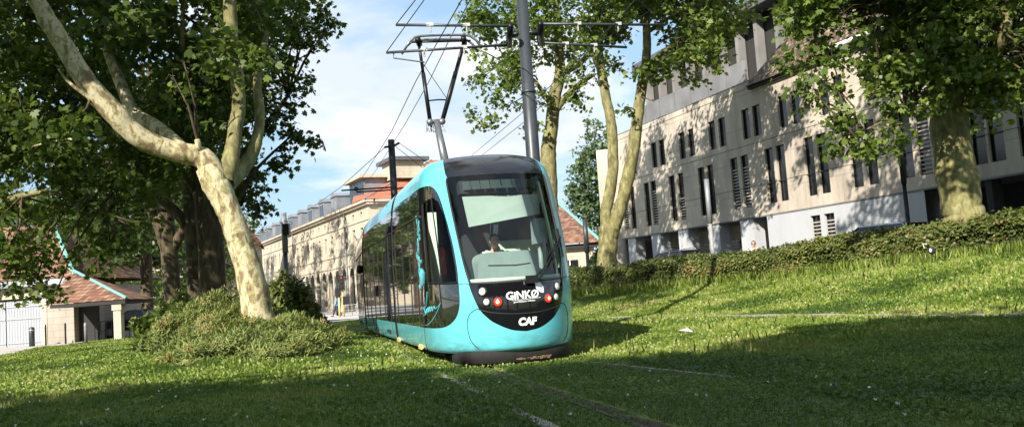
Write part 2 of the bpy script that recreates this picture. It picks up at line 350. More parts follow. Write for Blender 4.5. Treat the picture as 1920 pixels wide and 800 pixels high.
def sheet(name,poly,mat,dz,step=1.5,kind='structure',label=None,cat=None):
    poly=[(float(p[0]),float(p[1])) for p in poly]; pts=[];n=len(poly)
    for i in range(n):
        a,b=np.array(poly[i]),np.array(poly[(i+1)%n]); k=max(1,int(np.linalg.norm(b-a)/step))
        for j in range(k): pts.append(a+(b-a)*j/k)
    nb=len(pts); xs=[p[0] for p in poly]; ys=[p[1] for p in poly]
    gx,gy=np.meshgrid(np.arange(min(xs),max(xs),step),np.arange(min(ys),max(ys),step)); ok=inpoly(gx,gy,poly)
    allp=[Vector(p) for p in pts]+[Vector((a,b)) for a,b in zip(gx[ok],gy[ok])]
    v,e,f,_,_,_=delaunay_2d_cdt(allp,[(i,(i+1)%nb) for i in range(nb)],[],1,1e-4)
    co=[(p.x,p.y,tz(p.x,p.y)+dz) for p in v]; me=bpy.data.meshes.new(name); me.from_pydata(co,[],f); me.shade_smooth(); o=link(name,me,mat); tag(o,label,cat,kind=kind); return o
PAVE_L=[(-60,20),(-24,25),(-19.2,32.6),(-20.3,37.5),(-21.3,43),(-19.5,45.5),(-13,49),(-11,54),(-8,57.5),(-2,61),(4,66),(4,92),(-10,100),(-60,190),(-120,190),(-120,20)]
sheet('pavement',PAVE_L,'paving',.02,2.5)
sheet('road',[(-70,54),(-26,52),(-13,55.5),(-10.5,60.5),(-16,70),(-30,71),(-70,76)],'asphalt',.03,3)
PARK=[(8,41.5),(11.5,35),(14.5,30.5),(18,26),(26,18),(46,8),(50,60),(4,76),(4.5,50)]
sheet('car_park_surface',PARK,'asphalt',.02,2.5)
def strip(name,pts,w,h,mat,label,cat,dz=0,sub=6,kind=None):
    """a low kerb or rail that follows the ground"""
    s=spline([(p[0],p[1]) for p in pts],sub); m=MB(); vs=[]
    for i,p in enumerate(s):
        t=s[min(i+1,len(s)-1)]-s[max(i-1,0)]; t/=np.linalg.norm(t); nx,ny=-t[1],t[0]
        jj=.012*math.sin(i*2.3) if w>.1 else 0
        for q,zz in ((-w/2,-.1),(-w/2,h+jj),(w/2,h-jj),(w/2,-.1)):
            x,y=p[0]+nx*q,p[1]+ny*q; vs.append((x,y,tz(p[0],p[1])+zz+dz))
    n=len(s); fs=[(i*4+k,(i+1)*4+k,(i+1)*4+(k+1)%4,i*4+(k+1)%4) for i in range(n-1) for k in range(4)]+[(0,1,2,3),((n-1)*4+3,(n-1)*4+2,(n-1)*4+1,(n-1)*4)]
    m.add(vs,fs); o=m.build(name,mat); 
    if kind: tag(o,kind=kind)
    else: tag(o,label,cat)
    return o
def along(d,ys):    # points beside the track axis, gently curving left far away
    r=[]
    for y in ys:
        x=.1-.255*(y-14.15)-(.0022*max(0,y-24)**2); r.append((x+d*TDX,y+d*TDY))
    return r
RY=[3,5.5,8,11,14,18,22,28,36,46,58]
def bend(d0,px):    # drift of the near end seen in the photograph
    return [(p[0]+px*max(0,(14-p[1]))*.0,p[1]) for p in along(d0,RY)]
strip('rail',along(-.74,RY),.06,.012,'rail_steel','left grooved steel rail half hidden in the grass ahead of the tram','rail')
strip('rail',along(.74,RY),.05,.0,'rail_steel','right steel rail of the track the tram stands on','rail')
strip('soil_groove',[(p[0]+.09,p[1]) for p in along(-.74,RY)],.2,.008,'soil','','',kind='structure')
e1,e2=gp(760,670),gp(1020,800); k=(e2-e1)
strip('track_kerb',[e1-k*.9,e1,e1+k*.5,e2,e2+k*.35],.12,.035,'kerb_stone','pale broken concrete track edging running to the bottom edge left of the tram','kerb')
e1,e2=gp(1110,682),gp(1900,767); k=(e2-e1)
strip('track_kerb',[e1,e1+k*.5,e2,e2+k*.3],.07,.035,'kerb_stone','thin pale edging line in the shaded grass right of the tram','kerb')
pts=[gp(1130,600),gp(1300,597),gp(1520,594),gp(1720,590),gp(1920,588),gp(2050,586)]
strip('lawn_kerb',pts,.15,.085,'kerb_stone','long pale kerb at the foot of the grass bank below the hedge','kerb')

# ---------------------------------------------------------------- facade helper
class Facade:
    def __init__(s,A,B,outward,root):
        s.A=Vector((A[0],A[1],0)); s.d=(Vector((B[0],B[1],0))-s.A).normalized(); s.n=Vector((s.d.y,-s.d.x,0))
        if s.n.dot(Vector((outward[0],outward[1],0)))<0: s.n=-s.n
        s.root=root
    def p(s,u,z,o=0): return s.A+s.d*u+s.n*o+Vector((0,0,z))
    def box(s,m,u0,u1,z0,z1,o0,o1): m.obox(s.p(u0,z0,o0),s.d*(u1-u0),s.n*(o1-o0),Vector((0,0,z1-z0)))
    def wall(s,name,u0,u1,z0,z1,holes,mat,parent,thick=.35,off=0):
        us=sorted({u0,u1,*[h[0] for h in holes],*[h[1] for h in holes]}); zs=sorted({z0,z1,*[h[2] for h in holes],*[h[3] for h in holes]}); m=MB(); idx={}
        def vid(u,z):
            k=(u,z)
            if k not in idx: idx[k]=len(m.v); m.v.append(tuple(s.p(u,z,off)))
            return idx[k]
        flip=s.d.cross(Vector((0,0,1))).dot(s.n)<0
        for i in range(len(us)-1):
            for j in range(len(zs)-1):
                uc,zc=(us[i]+us[i+1])/2,(zs[j]+zs[j+1])/2
                if uc<u0 or uc>u1 or any(h[0]<uc<h[1] and h[2]<zc<h[3] for h in holes): continue
                q=(vid(us[i],zs[j]),vid(us[i+1],zs[j]),vid(us[i+1],zs[j+1]),vid(us[i],zs[j+1])); m.f.append(q[::-1] if flip else q); m.mi.append(0)
        for (a,b,c,d) in holes:
            for q in (((a,c),(b,c)),((b,c),(b,d)),((b,d),(a,d)),((a,d),(a,c))):
                m.add([s.p(*q[0],off),s.p(*q[1],off),s.p(*q[1],off-thick),s.p(*q[0],off-thick)],[(0,1,2,3)])
        # back and sides so that the wall has depth
        s.box(m,u0,u1,z0,z1,off-thick-.9,off-thick-.6)
        return m.build(name,mat,parent)
    def window(s,u0,u1,z0,z1,parent,off=0,depth=.3,louver=0,head=0,mats=('window_dark','louver','black_metal')):
        m=MB(); m.m=0; s.box(m,u0+.002,u1-.002,z0+.002,z1-.002,off-depth-.03,off-depth); m.m=2
        for a,b,c,d in ((u0+.003,u0+.04,z0+.003,z1-.003),(u1-.04,u1-.003,z0+.003,z1-.003),(u0+.041,u1-.041,z0+.003,z0+.04),(u0+.041,u1-.041,z1-.04,z1-.003)): s.box(m,a,b,c,d,off-depth+.003,off-depth+.05)
        if louver:
            m.m=1; zt=z1-head; z=z0+.06
            while z<min(zt,z0+louver*(z1-z0)+.01 if louver<1 else zt): s.box(m,u0+.045,u1-.045,z,z+.07,off-depth+.055,off-.1); z+=.17
        return m.build('window',mats,parent)

# ---------------------------------------------------------------- modern building on the right
def modern_building():
    A=(7.81,61); B=(16.58,36)
    root=empty('office_building',(12,50,.9),'warm concrete office building with paired slit windows and white ground floor, behind the hedge','building')
    F=Facade(A,B,(-1,-.3),root); z0=.3
    r3=[1.5,4.4,5.45,7.95,9.0,11.3,12.35,14.65,15.65,17.85,18.85,21.0,21.95,24.0,24.95,27.0,27.9,30.4,31.3,33.6,34.5]
    r2=[-.2,.9,3.0,3.95,6.35,7.4,9.8,10.75,13.2,14.2,16.4,17.35,19.55,20.5,22.7,23.65,25.7,26.65,29.3,30.1,31.4,32.9,33.8]
    gw=[19.5,20.5]; W2=.345
    h3=[(u-W2,u+W2,8.15,9.75) for u in r3]; h2=[(u-W2,u+W2,4.56,7.36) for u in r2]
    F.wall('upper_wall',-1.15,36,4.03,10.78,h2+h3,'concrete_warm',root)
    for i,(a,b,c,d) in enumerate(h3): F.window(a,b,c,d,root,depth=.15)
    for i,(a,b,c,d) in enumerate(h2): F.window(a,b,c,d,root,depth=.15,louver=(1 if i in (0,3,8,9,17) else (.5 if i in(5,)else 0)),head=.55)
    m=MB(); F.box(m,-1.2,15.3,10.783,11.12,-.5,.03); m.build('parapet','concrete_warm',root)
    m=MB(); F.box(m,-1.2,15.35,11.123,11.16,-.5,.06); m.build('coping','zinc',root)
    m=MB(); F.box(m,-1.15,36,3.96,4.027,-3.2,-.003); m.build('soffit','concrete_grey',root)
    # horizontal joints
    m=MB()
    for z in (5.6,7.8): F.box(m,-1.15,36,z,z+.025,-.05,.004)
    m.build('joint','dark_recess',root)
    # ground floor
    for a,b in ((-.35,.75),(3.05,4.25),(6.5,7.7),(9.9,11.1),(13.2,14.4)):
        m=MB(); F.box(m,a,b,z0,3.955,-.75,-.06); m.build('column','white_render',root)
    F.wall('ground_wall',15.7,26.4,z0,3.955,[(u-.36,u+.36,1.5,3.62) for u in gw],'white_render',root,off=-.03)
    for u in gw: F.window(u-.36,u+.36,1.5,3.62,root,off=-.03,depth=.2,louver=1,head=.35)
    m=MB(); F.box(m,-1.15,15.8,z0,3.95,-3.1,-2.6); m.build('recess_wall','concrete_warm',root)
    for a in (1.2,5.2,8.4,12.2):
        m=MB(); F.box(m,a,a+.9,z0,3.1,-2.597,-2.55); m.m=1
        for k in range(11): F.box(m,a+.1,a+.8,1.2+k*.17,1.27+k*.17,-2.547,-2.50)
        m.build('louvred_door',['window_dark','louver'],root)
    m=MB(); F.box(m,26.45,36,z0,3.95,-3.3,-2.8); F.box(m,29.3,29.6,z0,3.95,-.6,-.1); F.box(m,32.3,32.6,z0,3.95,-.6,-.1); m.build('dark_arcade','dark_recess',root)
    # wing at the far left end
    q=P(1117,276,62.2); C=F.p(-1.15,0)
    G=Facade((q.x,q.y),(C.x,C.y),(-1,-.6),root); Lw=(Vector((C.x,C.y,0))-Vector((q.x,q.y,0))).length
    G.wall('side_wing_wall',0,Lw-.01,z0,10.3,[],'concrete_warm',root)
    m=MB(); m.obox(C+Vector((.3,.3,z0)),Vector((0,14,0)),Vector((12,4,0)),Vector((0,0,9.8))); m.build('rear_block','concrete_grey',root)
    # tiled roof (right two thirds) with its gutter
    m=MB(); e0,e1=15.35,40; rid=4.6; zr=17.8
    a=F.p(e0,10.75,.35);b=F.p(e1,10.75,.35);c=F.p(e1,zr,-rid);d=F.p(e0+5.6,zr,-rid);e=F.p(e0,10.75,-2.9)
    m.add([a,b,c,d,e,F.p(e1,10.75,-12)],[(0,1,2,3),(0,3,4),(3,2,5,4)]); m.build('roof','tile_mossy',root)
    m=MB(); m.tube([F.p(22,10.9,.42),F.p(27,10.9,.42)],.11,8); m.build('gutter','white_mark',root)
    m=MB(); F.box(m,15.36,36,10.6,10.74,-.4,.2); m.build('eave_board','dark_recess',root)
    # set-back top storey: pale balustrade panels, dark glazing between tall fins
    m=MB(); 
    for k in range(7): F.box(m,-1+k*2.0,.86+k*2.0,11.0,12.9,-1.6,-1.5)
    m.build('balustrade','concrete_grey',root)
    m=MB(); F.box(m,-1.1,16.5,11.0,15.7,-4.4,-3.2); m.build('top_glazing','dark_recess',root)
    m=MB(); F.box(m,-1.3,17,15.7,16.2,-4.6,-1.9); m.build('top_slab','slate',root)
    for k in range(9):
        m=MB(); F.box(m,-.9+k*1.9,-.6+k*1.9,11.05,15.69,-3.1,-2.6); m.build('fin','fin',root)
    m=MB(); F.box(m,3.5,6.5,16.2,18.3,-8,-6); m.build('chimney','limestone',root)
    return F
MODERN=modern_building()

# ---------------------------------------------------------------- long stone building on the left
def long_building():
    A=(-15.11,95); B=(-44.8,156.6)
    root=empty('stone_building',(-25,115,0),'long pale stone building with a row of zinc dormers, left of the tram','building')
    F=Facade(A,B,(-1,-.3),root); zb=-.4; LN=82
    holes=[];sq=[]
    k=0;u=3.0
    while u<LN-2:
        holes.append((u-.55,u+.55,6.9,8.8)); sq.append((u-.42,u+.42,9.85,10.5)); u+=3.25
    ar=[(u-.95,u+.95,.4,3.7) for u in np.arange(4.6,LN-2,3.25)]
    allh=[h for h in holes]+sq+ar
    F.wall('wall',0,LN,zb,11.0,allh,'limestone',root,thick=.5)
    for h in allh: 
        m=MB(); F.box(m,h[0]+.01,h[1]-.01,h[2]+.01,h[3]-.01,-.45,-.35)
        if h in ar:
            # round head above the opening
            c=(h[0]+h[1])/2; m.prism([F.p(c+.95*math.cos(a),h[3]+.02+.95*math.sin(a),.004) for a in np.linspace(0,PI,10)],-F.n*.03)
        m.m=1; F.box(m,(h[0]+h[1])/2-.03,(h[0]+h[1])/2+.03,h[2]+.02,h[3]-.02,-.345,-.3); m.build('window',['window_dark','louver'],root)
    m=MB()
    for z in (6.2,9.45,4.9): F.box(m,0,LN,z,z+.12,.003,.1)
    m.build('string_course','limestone',root)
    m=MB(); F.box(m,-.5,LN,11.003,11.25,-.4,.35); F.box(m,-.6,LN,11.253,11.5,-.4,.6); m.build('cornice','limestone',root)
    for u in (9.5,38,64):
        m=MB(); m.tube([F.p(u,zb,.15),F.p(u,11,.15)],.09,6); m.build('downpipe','zinc',root)
    m=MB(); m.add([F.p(-.6,11.503,.6),F.p(LN,11.503,.6),F.p(LN,14.2,-5.5),F.p(5,14.2,-5.5),F.p(LN,11.503,-13),F.p(-.6,11.503,-13)],[(0,1,2,3),(3,2,4,5)]); m.build('roof','slate',root)
    i=0
    for u in np.arange(15.4,LN-2,6.35):
        m=MB(); F.box(m,u-1.35,u+1.35,11.7,13.6,-3.4,-.3); m.m=1
        m.prism([F.p(u-1.5,13.603,-.15),F.p(u+1.5,13.603,-.15),F.p(u,14.15,-.15)],-F.n*3.5); m.m=2; F.box(m,u-1.0,u+1.0,11.95,13.3,-.297,-.27)
        m.build('dormer',['zinc','zinc','window_dark' if i%3 else 'zinc'],root); i+=1
    # larger roof boxes near the corner
    m=MB(); F.box(m,4.2,10.2,11.7,14.4,-4.2,-.9); m.m=1; F.box(m,3.6,10.8,14.403,14.75,-4.9,-.3); m.m=2
    for k in range(5): F.box(m,4.5+k*1.15,5.45+k*1.15,12.1,14.1,-.897,-.86)
    m.build('roof_lantern',['zinc','limestone','window_dark'],root)
    m=MB(); F.box(m,1.4,5.5,14.0,15.9,-7,-3.5); m.m=1; F.box(m,.8,6.2,15.903,16.3,-7.5,-3.0); m.build('roof_box',['limestone','slate'],root)
    # right face and its hipped red roof
    C=F.p(0,0); d2=-F.n; E=C+d2*14
    G=Facade((C.x,C.y),(E.x,E.y),(.5,-1),root)
    gh=[(u-.4,u+.4,9.2,10.2) for u in np.arange(3,13,4.0)]+[(u-.5,u+.5,2,4.2) for u in np.arange(3,13,4.0)]
    G.wall('wall',.02,14,zb,11.0,gh,'limestone',root,thick=.5)
    for h in gh: G.window(h[0],h[1],h[2],h[3],root,depth=.4)
    m=MB(); G.box(m,.4,14,11.003,11.25,-.4,.35); G.box(m,.6,14,11.253,11.5,-.4,.6); m.build('cornice','limestone',root)
    m=MB(); a=F.p(-.65,11.55,.62); b=F.p(-.65,11.55,-14.5); ap=F.p(5.5,16.6,-9.5); ap2=F.p(5.5,16.6,-12); m.add([a,b,ap2,ap,F.p(4.1,11.6,.62),F.p(9,13,-1)],[(0,1,2,3),(0,3,5,4)]); m.build('tiled_roof','tile_red',root)
    m=MB(); m.tube([a,ap],.1,5); m.build('roof_flashing','zinc',root)
long_building()

# ---------------------------------------------------------------- tiled house between the tram and the forked tree
def tiled_house():
    Y=72; e0=P(985,466,Y); e1=P(1126,452,Y); ap=P(1046,381,Y+7)
    root=empty('tiled_house',(e1.x,Y,.9),'low pale stone house under a big brown tiled roof just right of the tram','house')
    zt=e1.z; z0=.4
    m=MB(); m.obox(Vector((e0.x,Y+.8,z0)),Vector((e1.x-e0.x-.5,0,0)),Vector((0,12,0)),Vector((0,0,zt-z0-.3))); m.build('wall','limestone',root)
    m=MB(); m.obox(Vector((e0.x,Y+.3,zt-.38)),Vector((e1.x-e0.x,0,0)),Vector((0,.45,0)),Vector((0,0,.3))); m.build('eave_board','dark_recess',root)
    h=ap.z; m=MB(); L0=Vector((e0.x,Y,zt)); R0=Vector((e1.x,Y,zt-.02)); T=Vector((ap.x,Y+7,h)); T2=Vector((e0.x-1,Y+7,h)); R2=Vector((e1.x,Y+14,zt))
    m.add([L0,R0,T,T2,R2],[(0,1,2,3),(1,4,2)]); m.build('roof','tile_brown',root)
    m=MB(); m.tube([R0+Vector((0,0,.08)),T+Vector((0,0,.08))],.13,6); m.build('ridge_flashing','copper_green',root)
    w=P(1075,501,Y+.8); m=MB(); m.obox(Vector((w.x-.9,Y+.74,w.z-.7)),Vector((1.3,0,0)),Vector((0,.05,0)),Vector((0,0,1.3))); m.m=1
    m.obox(Vector((w.x-1.0,Y+.70,w.z-.85)),Vector((1.5,0,0)),Vector((0,.09,0)),Vector((0,0,.13))); m.obox(Vector((w.x-.3,Y+.71,w.z-.7)),Vector((.08,0,0)),Vector((0,.028,0)),Vector((0,0,1.3))); m.build('window',['window_dark','white_mark'],root)
tiled_house()

# ---------------------------------------------------------------- garage and porch on the left
def garage():
    Y=45.5; c=P(140,640,Y); e=P(143,531,Y); z0=-.1; ze=e.z
    root=empty('stone_garage',(c.x,Y,0),'pale stone garage with white double doors and a tiled porch on one white post','garage')
    xl=c.x-13; d0,d1=P(-60,600,Y).x,P(77,600,Y).x; dt=P(70,558,Y).z
    F=Facade((xl,Y),(c.x,Y),(0,-1),root); 
    F.wall('wall',0,c.x-xl,z0,ze,[(d0-xl,d1-xl,z0,dt)],'rough_limestone',root,thick=.4)
    m=MB(); m.obox(Vector((c.x-.36,Y+.02,z0)),Vector((.35,0,0)),Vector((0,9,0)),Vector((0,0,ze-z0))); m.build('side_wall','rough_limestone',root)
    m=MB(); m.obox(Vector((xl-.4,Y-.5,ze+.003)),Vector((c.x-xl+.7,0,0)),Vector((0,.7,0)),Vector((0,0,.32))); m.build('eave_board','white_wood',root)
    m=MB(); a=Vector((xl-1,Y-.55,ze+.33)); b=Vector((c.x+.35,Y-.55,ze+.33)); m.add([a,b,Vector((c.x-3.5,Y+5,ze+3.6)),Vector((xl-1,Y+5,ze+3.6)),Vector((c.x+.35,Y+11,ze+.33)),Vector((xl-1,Y+11,ze+.33))],[(0,1,2,3),(1,4,2),(3,2,4,5)]); m.build('roof','tile_brown',root)
    m=MB(); m.tube([b+Vector((0,0,.1)),Vector((c.x-3.5,Y+5,ze+3.7))],.1,6); m.build('hip_flashing','copper_green',root)
    n=4; w=(d1-d0)/2
    for k in range(2):
        m=MB(); x0=d0+k*w; 
        for j in range(13): m.obox(Vector((x0+.02+j*(w-.04)/13,Y+.15,z0+.05)),Vector(((w-.04)/13-.012,0,0)),Vector((0,.06,0)),Vector((0,0,dt-z0-.12)))
        for z in (z0+.25,z0+1.45,dt-.4): m.obox(Vector((x0+.03,Y+.115,z)),Vector((w-.06,0,0)),Vector((0,.03,0)),Vector((0,0,.07)))
        m.build('garage_door','white_wood',root)
    m=MB(); m.obox(Vector((d1+.02,Y-.03,z0)),Vector((.28,0,0)),Vector((0,.2,0)),Vector((0,0,dt-z0+.1))); m.obox(Vector((d0-.2,Y-.03,dt+.02)),Vector((d1-d0+.5,0,0)),Vector((0,.2,0)),Vector((0,0,.25))); m.build('door_surround','limestone',root)
    # porch
    pr=P(240,560,Y-2.2); pe=P(142,568,Y-.2); ap=P(144,508,Y+1.5); x1=pr.x; zp=pr.z
    m=MB(); p0=Vector((c.x+.02,Y-2.4,zp)); p1=Vector((x1,Y-2.4,zp)); t0=Vector((c.x+.02,Y-.3,ap.z)); p2=Vector((x1,Y+.9,zp))
    m.add([p0,p1,t0,p2,Vector((c.x+.02,Y+.9,zp))],[(0,1,2),(1,3,2),(3,4,2)]); m.build('porch_roof','tile_brown',root)
    m=MB(); m.tube([p1+Vector((0,0,.06)),t0+Vector((0,0,.06))],.07,6); m.build('porch_flashing','copper_green',root)
    m=MB(); m.obox(Vector((c.x+.02,Y-2.35,zp-.2)),Vector((x1-c.x-.1,0,0)),Vector((0,3.1,0)),Vector((0,0,.17))); m.build('porch_beam','dark_recess',root)
    q=P(222,600,Y-2.1); m=MB(); m.obox(Vector((q.x-.17,Y-2.25,-.1)),Vector((.36,0,0)),Vector((0,.36,0)),Vector((0,0,zp-.2+.1))); m.obox(Vector((q.x-.22,Y-2.3,zp-.5)),Vector((.46,0,0)),Vector((0,.46,0)),Vector((0,0,.295))); m.build('porch_post','limestone',root)
    m=MB(); m.obox(Vector((c.x+.03,Y+.5,-.1)),Vector((.9,0,0)),Vector((0,.3,0)),Vector((0,0,zp))); m.build('rear_post','dark_recess',root)
garage()
# row of houses closing the view beyond the plane trees
def far_house(x,y,w,h,rh,wall,roof,label,rz=0):
    root=empty('far_house',(x,y,0),label,'house')
    q=Matrix.Rotation(rz,3,'Z'); o=Vector((x,y,0))
    F=Facade((o+q@Vector((-w/2,0,0))).to_2d(),(o+q@Vector((w/2,0,0))).to_2d(),(q@Vector((0,-1,0))).to_2d(),root)
    hs=[(u-.55,u+.55,z,z+1.7) for u in np.arange(2.2,w-1,3.2) for z in np.arange(1.2,h-1.9,3.1)]
    F.wall('wall',0,w,-.5,h,hs,wall,root,thick=.3)
    for hh in hs: F.window(*hh,root,depth=.25,mats=('window_dark','louver','white_mark'))
    m=MB(); F.box(m,0,w,-.5,h,-9,-1.3); m.build('rear_wall',wall,root)
    m=MB(); m.add([F.p(-.4,h+.003,.5),F.p(w+.4,h+.003,.5),F.p(w-2,h+rh,-4.5),F.p(2,h+rh,-4.5),F.p(-.4,h+.003,-9.5),F.p(w+.4,h+.003,-9.5)],[(0,1,2,3),(3,2,5,4),(0,3,4),(1,5,2)]); r=m.build('roof',roof,root)
    m=MB(); m.box(tuple(F.p(w*.3,h+rh,-3)),(.8,.8,2)); m.build('chimney','limestone',r)
far_house(-50,122,30,9.5,4,'limestone','tile_red','pale house with a red tiled roof seen through the trunks of the plane trees',R(14))
far_house(-86,92,26,8.5,3.5,'limestone','tile_red','smaller red roofed house behind the garage, mostly hidden by foliage',R(26))
# ---------------------------------------------------------------- tram surface

TR_O=(0.10,14.15); TR_A=math.radians(14.3)
ROWS=[(.24,1.19,.16),(.34,1.235,.05),(.70,1.26,0.),(1.3,1.265,.03),(2.0,1.265,.34),(2.6,1.25,.68),(3.05,1.215,.95),(3.27,1.18,1.10),(3.44,1.12,1.3),(3.56,1.02,1.55),(3.63,.85,1.9),(3.67,.5,2.5)]
NOSE=[2.2,2.25,2.3,2.2,1.9,1.7,1.5,1.35,1.25,1.15,1.0,.7]
def crv(vals,t):
    n=len(vals);t=max(0,min(n-1.0001,t));i=int(t);f=t-i
    g=lambda k:vals[max(0,min(n-1,k))]
    a,b,c,d=g(i-1),g(i),g(i+1),g(i+2)
    return .5*((2*b)+(c-a)*f+(2*a-5*b+4*c-d)*f*f+(3*b-a-3*c+d)*f**3)
PEXP=2.2; J1=6.4
def tl(s,t,off=0.0):
    """tram local: lateral, back, z"""
    z=crv([r[0] for r in ROWS],t);W=crv([r[1] for r in ROWS],t);B=crv([r[2] for r in ROWS],t);N=crv(NOSE,t)
    if abs(s)<=1:
        ph=s*math.pi/2;sg=1 if s>=0 else -1
        x=W*sg*abs(math.sin(ph))**(2/PEXP);y=B+N*(1-max(0,math.cos(ph))**(2/PEXP))
    else:
        x=W*(1 if s>0 else -1);st=B+N;y=st+(abs(s)-1)*(J1-st)
    return x,y,z
def tw(p):
    c,s=math.cos(TR_A),math.sin(TR_A)
    return (TR_O[0]+p[0]*c-p[1]*s, TR_O[1]+p[0]*s+p[1]*c, p[2])
def tpos(s,t,off=0.0):
    e=.004; a=Vector(tw(tl(s,t)))
    if not off: return a
    return a+tnrm(s,t)*off
def tnrm(s,t):
    e=.012; t=min(max(t,.02),10.95)
    a=Vector(tw(tl(s+e,t)))-Vector(tw(tl(s-e,t))); b=Vector(tw(tl(s,t+e)))-Vector(tw(tl(s,t-e)))
    n=a.cross(b)
    if n.length<1e-9: return Vector((0,0,1))
    return n.normalized()
def t_of_z(z):
    lo,hi=0.,11.
    for _ in range(30):
        m=(lo+hi)/2
        if crv([r[0] for r in ROWS],m)<z: lo=m
        else: hi=m
    return lo
def s_of_x(x,t):
    Wd=crv([r[1] for r in ROWS],t); q=min(1,abs(x)/Wd); return math.copysign(math.asin(q**(PEXP/2))/(PI/2),x)
def mir(pl): return [(-a,b) for a,b in pl][::-1]
tram=empty('tram',(TR_O[0]-.3,TR_O[1]+1.2,0),'turquoise and glossy black low-floor tram coming forward on the grassy track, pantograph raised','tram')
WSH=[(0,3.05),(.2,3.05),(.39,3.07),(.418,3.51),(.438,4.1),(.456,4.81),(.476,5.6),(.488,6.2),(.478,6.48),(.42,6.53),(.2,6.49),(0,6.47)]
WS=WSH+[(-a,b) for a,b in WSH[::-1][1:-1]]                                        # windshield outline
MKH=spline([(.402,3.07),(.385,2.85),(.335,2.45),(.27,2.18),(.21,2.0),(.10,1.76),(0,1.67)],4).tolist()
CAPH=[(0,6.47),(.2,6.49),(.42,6.53),(.478,6.48),(.50,6.9),(.52,7.8),(.55,9.0),(.62,10.0),(.70,11.0),(0,11.0)]
SW=spline([(-.999,1.88),(-.75,1.90),(-.633,1.98),(-.54,2.22),(-.497,2.58),(-.49,3.08),(-.487,3.5),(-.503,4.17),(-.56,5.24),(-.61,5.75),(-.68,6.07),(-.78,6.2),(-1.058,6.27),(-1.5,6.35),(-2,6.42)],3).tolist()+[(-2,1.88)]
CW=[(-.85,3.17),(-.70,3.14),(-.507,3.12),(-.503,3.5),(-.518,4.1),(-.55,4.85),(-.60,5.35),(-.67,5.55),(-.78,5.5),(-.85,5.4)]
SWR=[((-(.70+(abs(a)-.487)*.3/.513) if abs(a)<1 else a),b) for a,b in SW]
CWR=[(-(.70+(abs(a)-.487)*.3/.513),b) for a,b in CW]
MK=[(a,b) for a,b in MKH]+[(-a,b) for a,b in MKH[::-1][1:]]+[(-.39,3.07),(-.2,3.05),(0,3.05),(.2,3.05),(.39,3.07)]
CAP=CAPH[:-1]+[(0,11.0)]+[(-a,b) for a,b in CAPH[:-1][::-1][:-1]]
def front_shell():
    KT=.18
    zones=[('windshield',WS,'windshield_glass'),('cab_window',CW,'cab_glass'),('cab_window',mir(CWR),'cab_glass'),('front_mask',MK,'black_gloss'),('side_cladding',SW,'side_glass'),('side_cladding',mir(SWR),'side_glass'),('roof_cap',CAP,'roof_dark')]
    pts=[];edges=[]
    def addloop(pl):
        b=len(pts);n=0
        for i in range(len(pl)):
            a,c=pl[i],pl[(i+1)%len(pl)]; Lg=math.hypot(a[0]-c[0],(a[1]-c[1])*KT); k=max(1,int(Lg/.035))
            for j in range(k): pts.append(Vector((a[0]+(c[0]-a[0])*j/k,(a[1]+(c[1]-a[1])*j/k)*KT))); n+=1
        edges.extend((b+i,b+(i+1)%n) for i in range(n))
    addloop([(-2,0),(2,0),(2,11),(-2,11)])
    for _,z,_m in zones: addloop(z)
    for s in list(np.arange(-1.95,-1,.09))+list(np.arange(-1,1.001,.035))+list(np.arange(1.05,2,.09)):
        for t in np.arange(.12,11,.2): pts.append(Vector((s,t*KT)))
    v,e,f,_,_,_=delaunay_2d_cdt(pts,edges,[],1,2e-4)
    co=[Vector((p.x,p.y/KT)) for p in v]; cen=np.array([((co[a]+co[b]+co[c])/3)[:] for a,b,c in f])
    lab=np.full(len(f),-1)
    for i in (0,3,6,4,5,1,2): lab[inpoly(cen[:,0],cen[:,1],zones[i][1])]=i
    P3=[tpos(p.x,p.y) for p in co]; N3=[tnrm(p.x,p.y) for p in co]
    off=wloc(tram)
    for i in range(-1,7):
        ids=np.nonzero(lab==i)[0]
        if not len(ids): continue
        used={}; fs=[]
        for k in ids: fs.append(tuple(used.setdefault(q,len(used)) for q in f[k]))
        me=bpy.data.meshes.new('x'); keys=list(used); me.from_pydata([tuple(P3[k]-off) for k in keys],[],fs); me.shade_smooth()
        me.normals_split_custom_set_from_vertices([tuple(N3[k]) for k in keys])
        nm,mt=('cab_shell','cyan_paint') if i<0 else (zones[i][0],zones[i][2]); link(nm,me,mt,tram)
front_shell()
def line_on(name,pl,r,mat,off=.001,parent=None,n=4,seg=5,build=True,mb=None):
    p=[tpos(a,b,off) for a,b in spline(pl,n)]; m=mb or MB(); m.tube(p,r,seg)
    return m.build(name,mat,parent or tram) if build else m
# panel joints
for h in (1,-1):
    line_on('panel_joint',[(h*.335,2.45),(h*.37,2.42),(h*.41,2.33),(h*.435,2.15),(h*.44,1.9),(h*.42,1.4),(h*.36,.9)],.006,'rubber')
    line_on('panel_joint',[(h*.402,3.07),(h*.44,3.09),(h*(.489 if h<0 else .70),3.08)],.005,'rubber')
    line_on('panel_joint',[(h*.999,1.88),(h*1.02,.9),(h*1.03,.05)],.006,'rubber')
line_on('panel_joint',[(-.335,2.43),(-.25,2.34),(-.12,2.27),(0,2.25),(.12,2.27),(.25,2.34),(.335,2.43)],.008,'rubber')
line_on('windshield_seal',[(-.39,3.07),(-.2,3.05),(0,3.05),(.2,3.05),(.39,3.07)],.014,'rubber')
for h in (1,-1): line_on('windshield_seal',[(h*.39,3.07),(h*.418,3.51),(h*.438,4.1),(h*.456,4.81),(h*.476,5.6),(h*.488,6.2),(h*.478,6.48)],.016,'rubber')
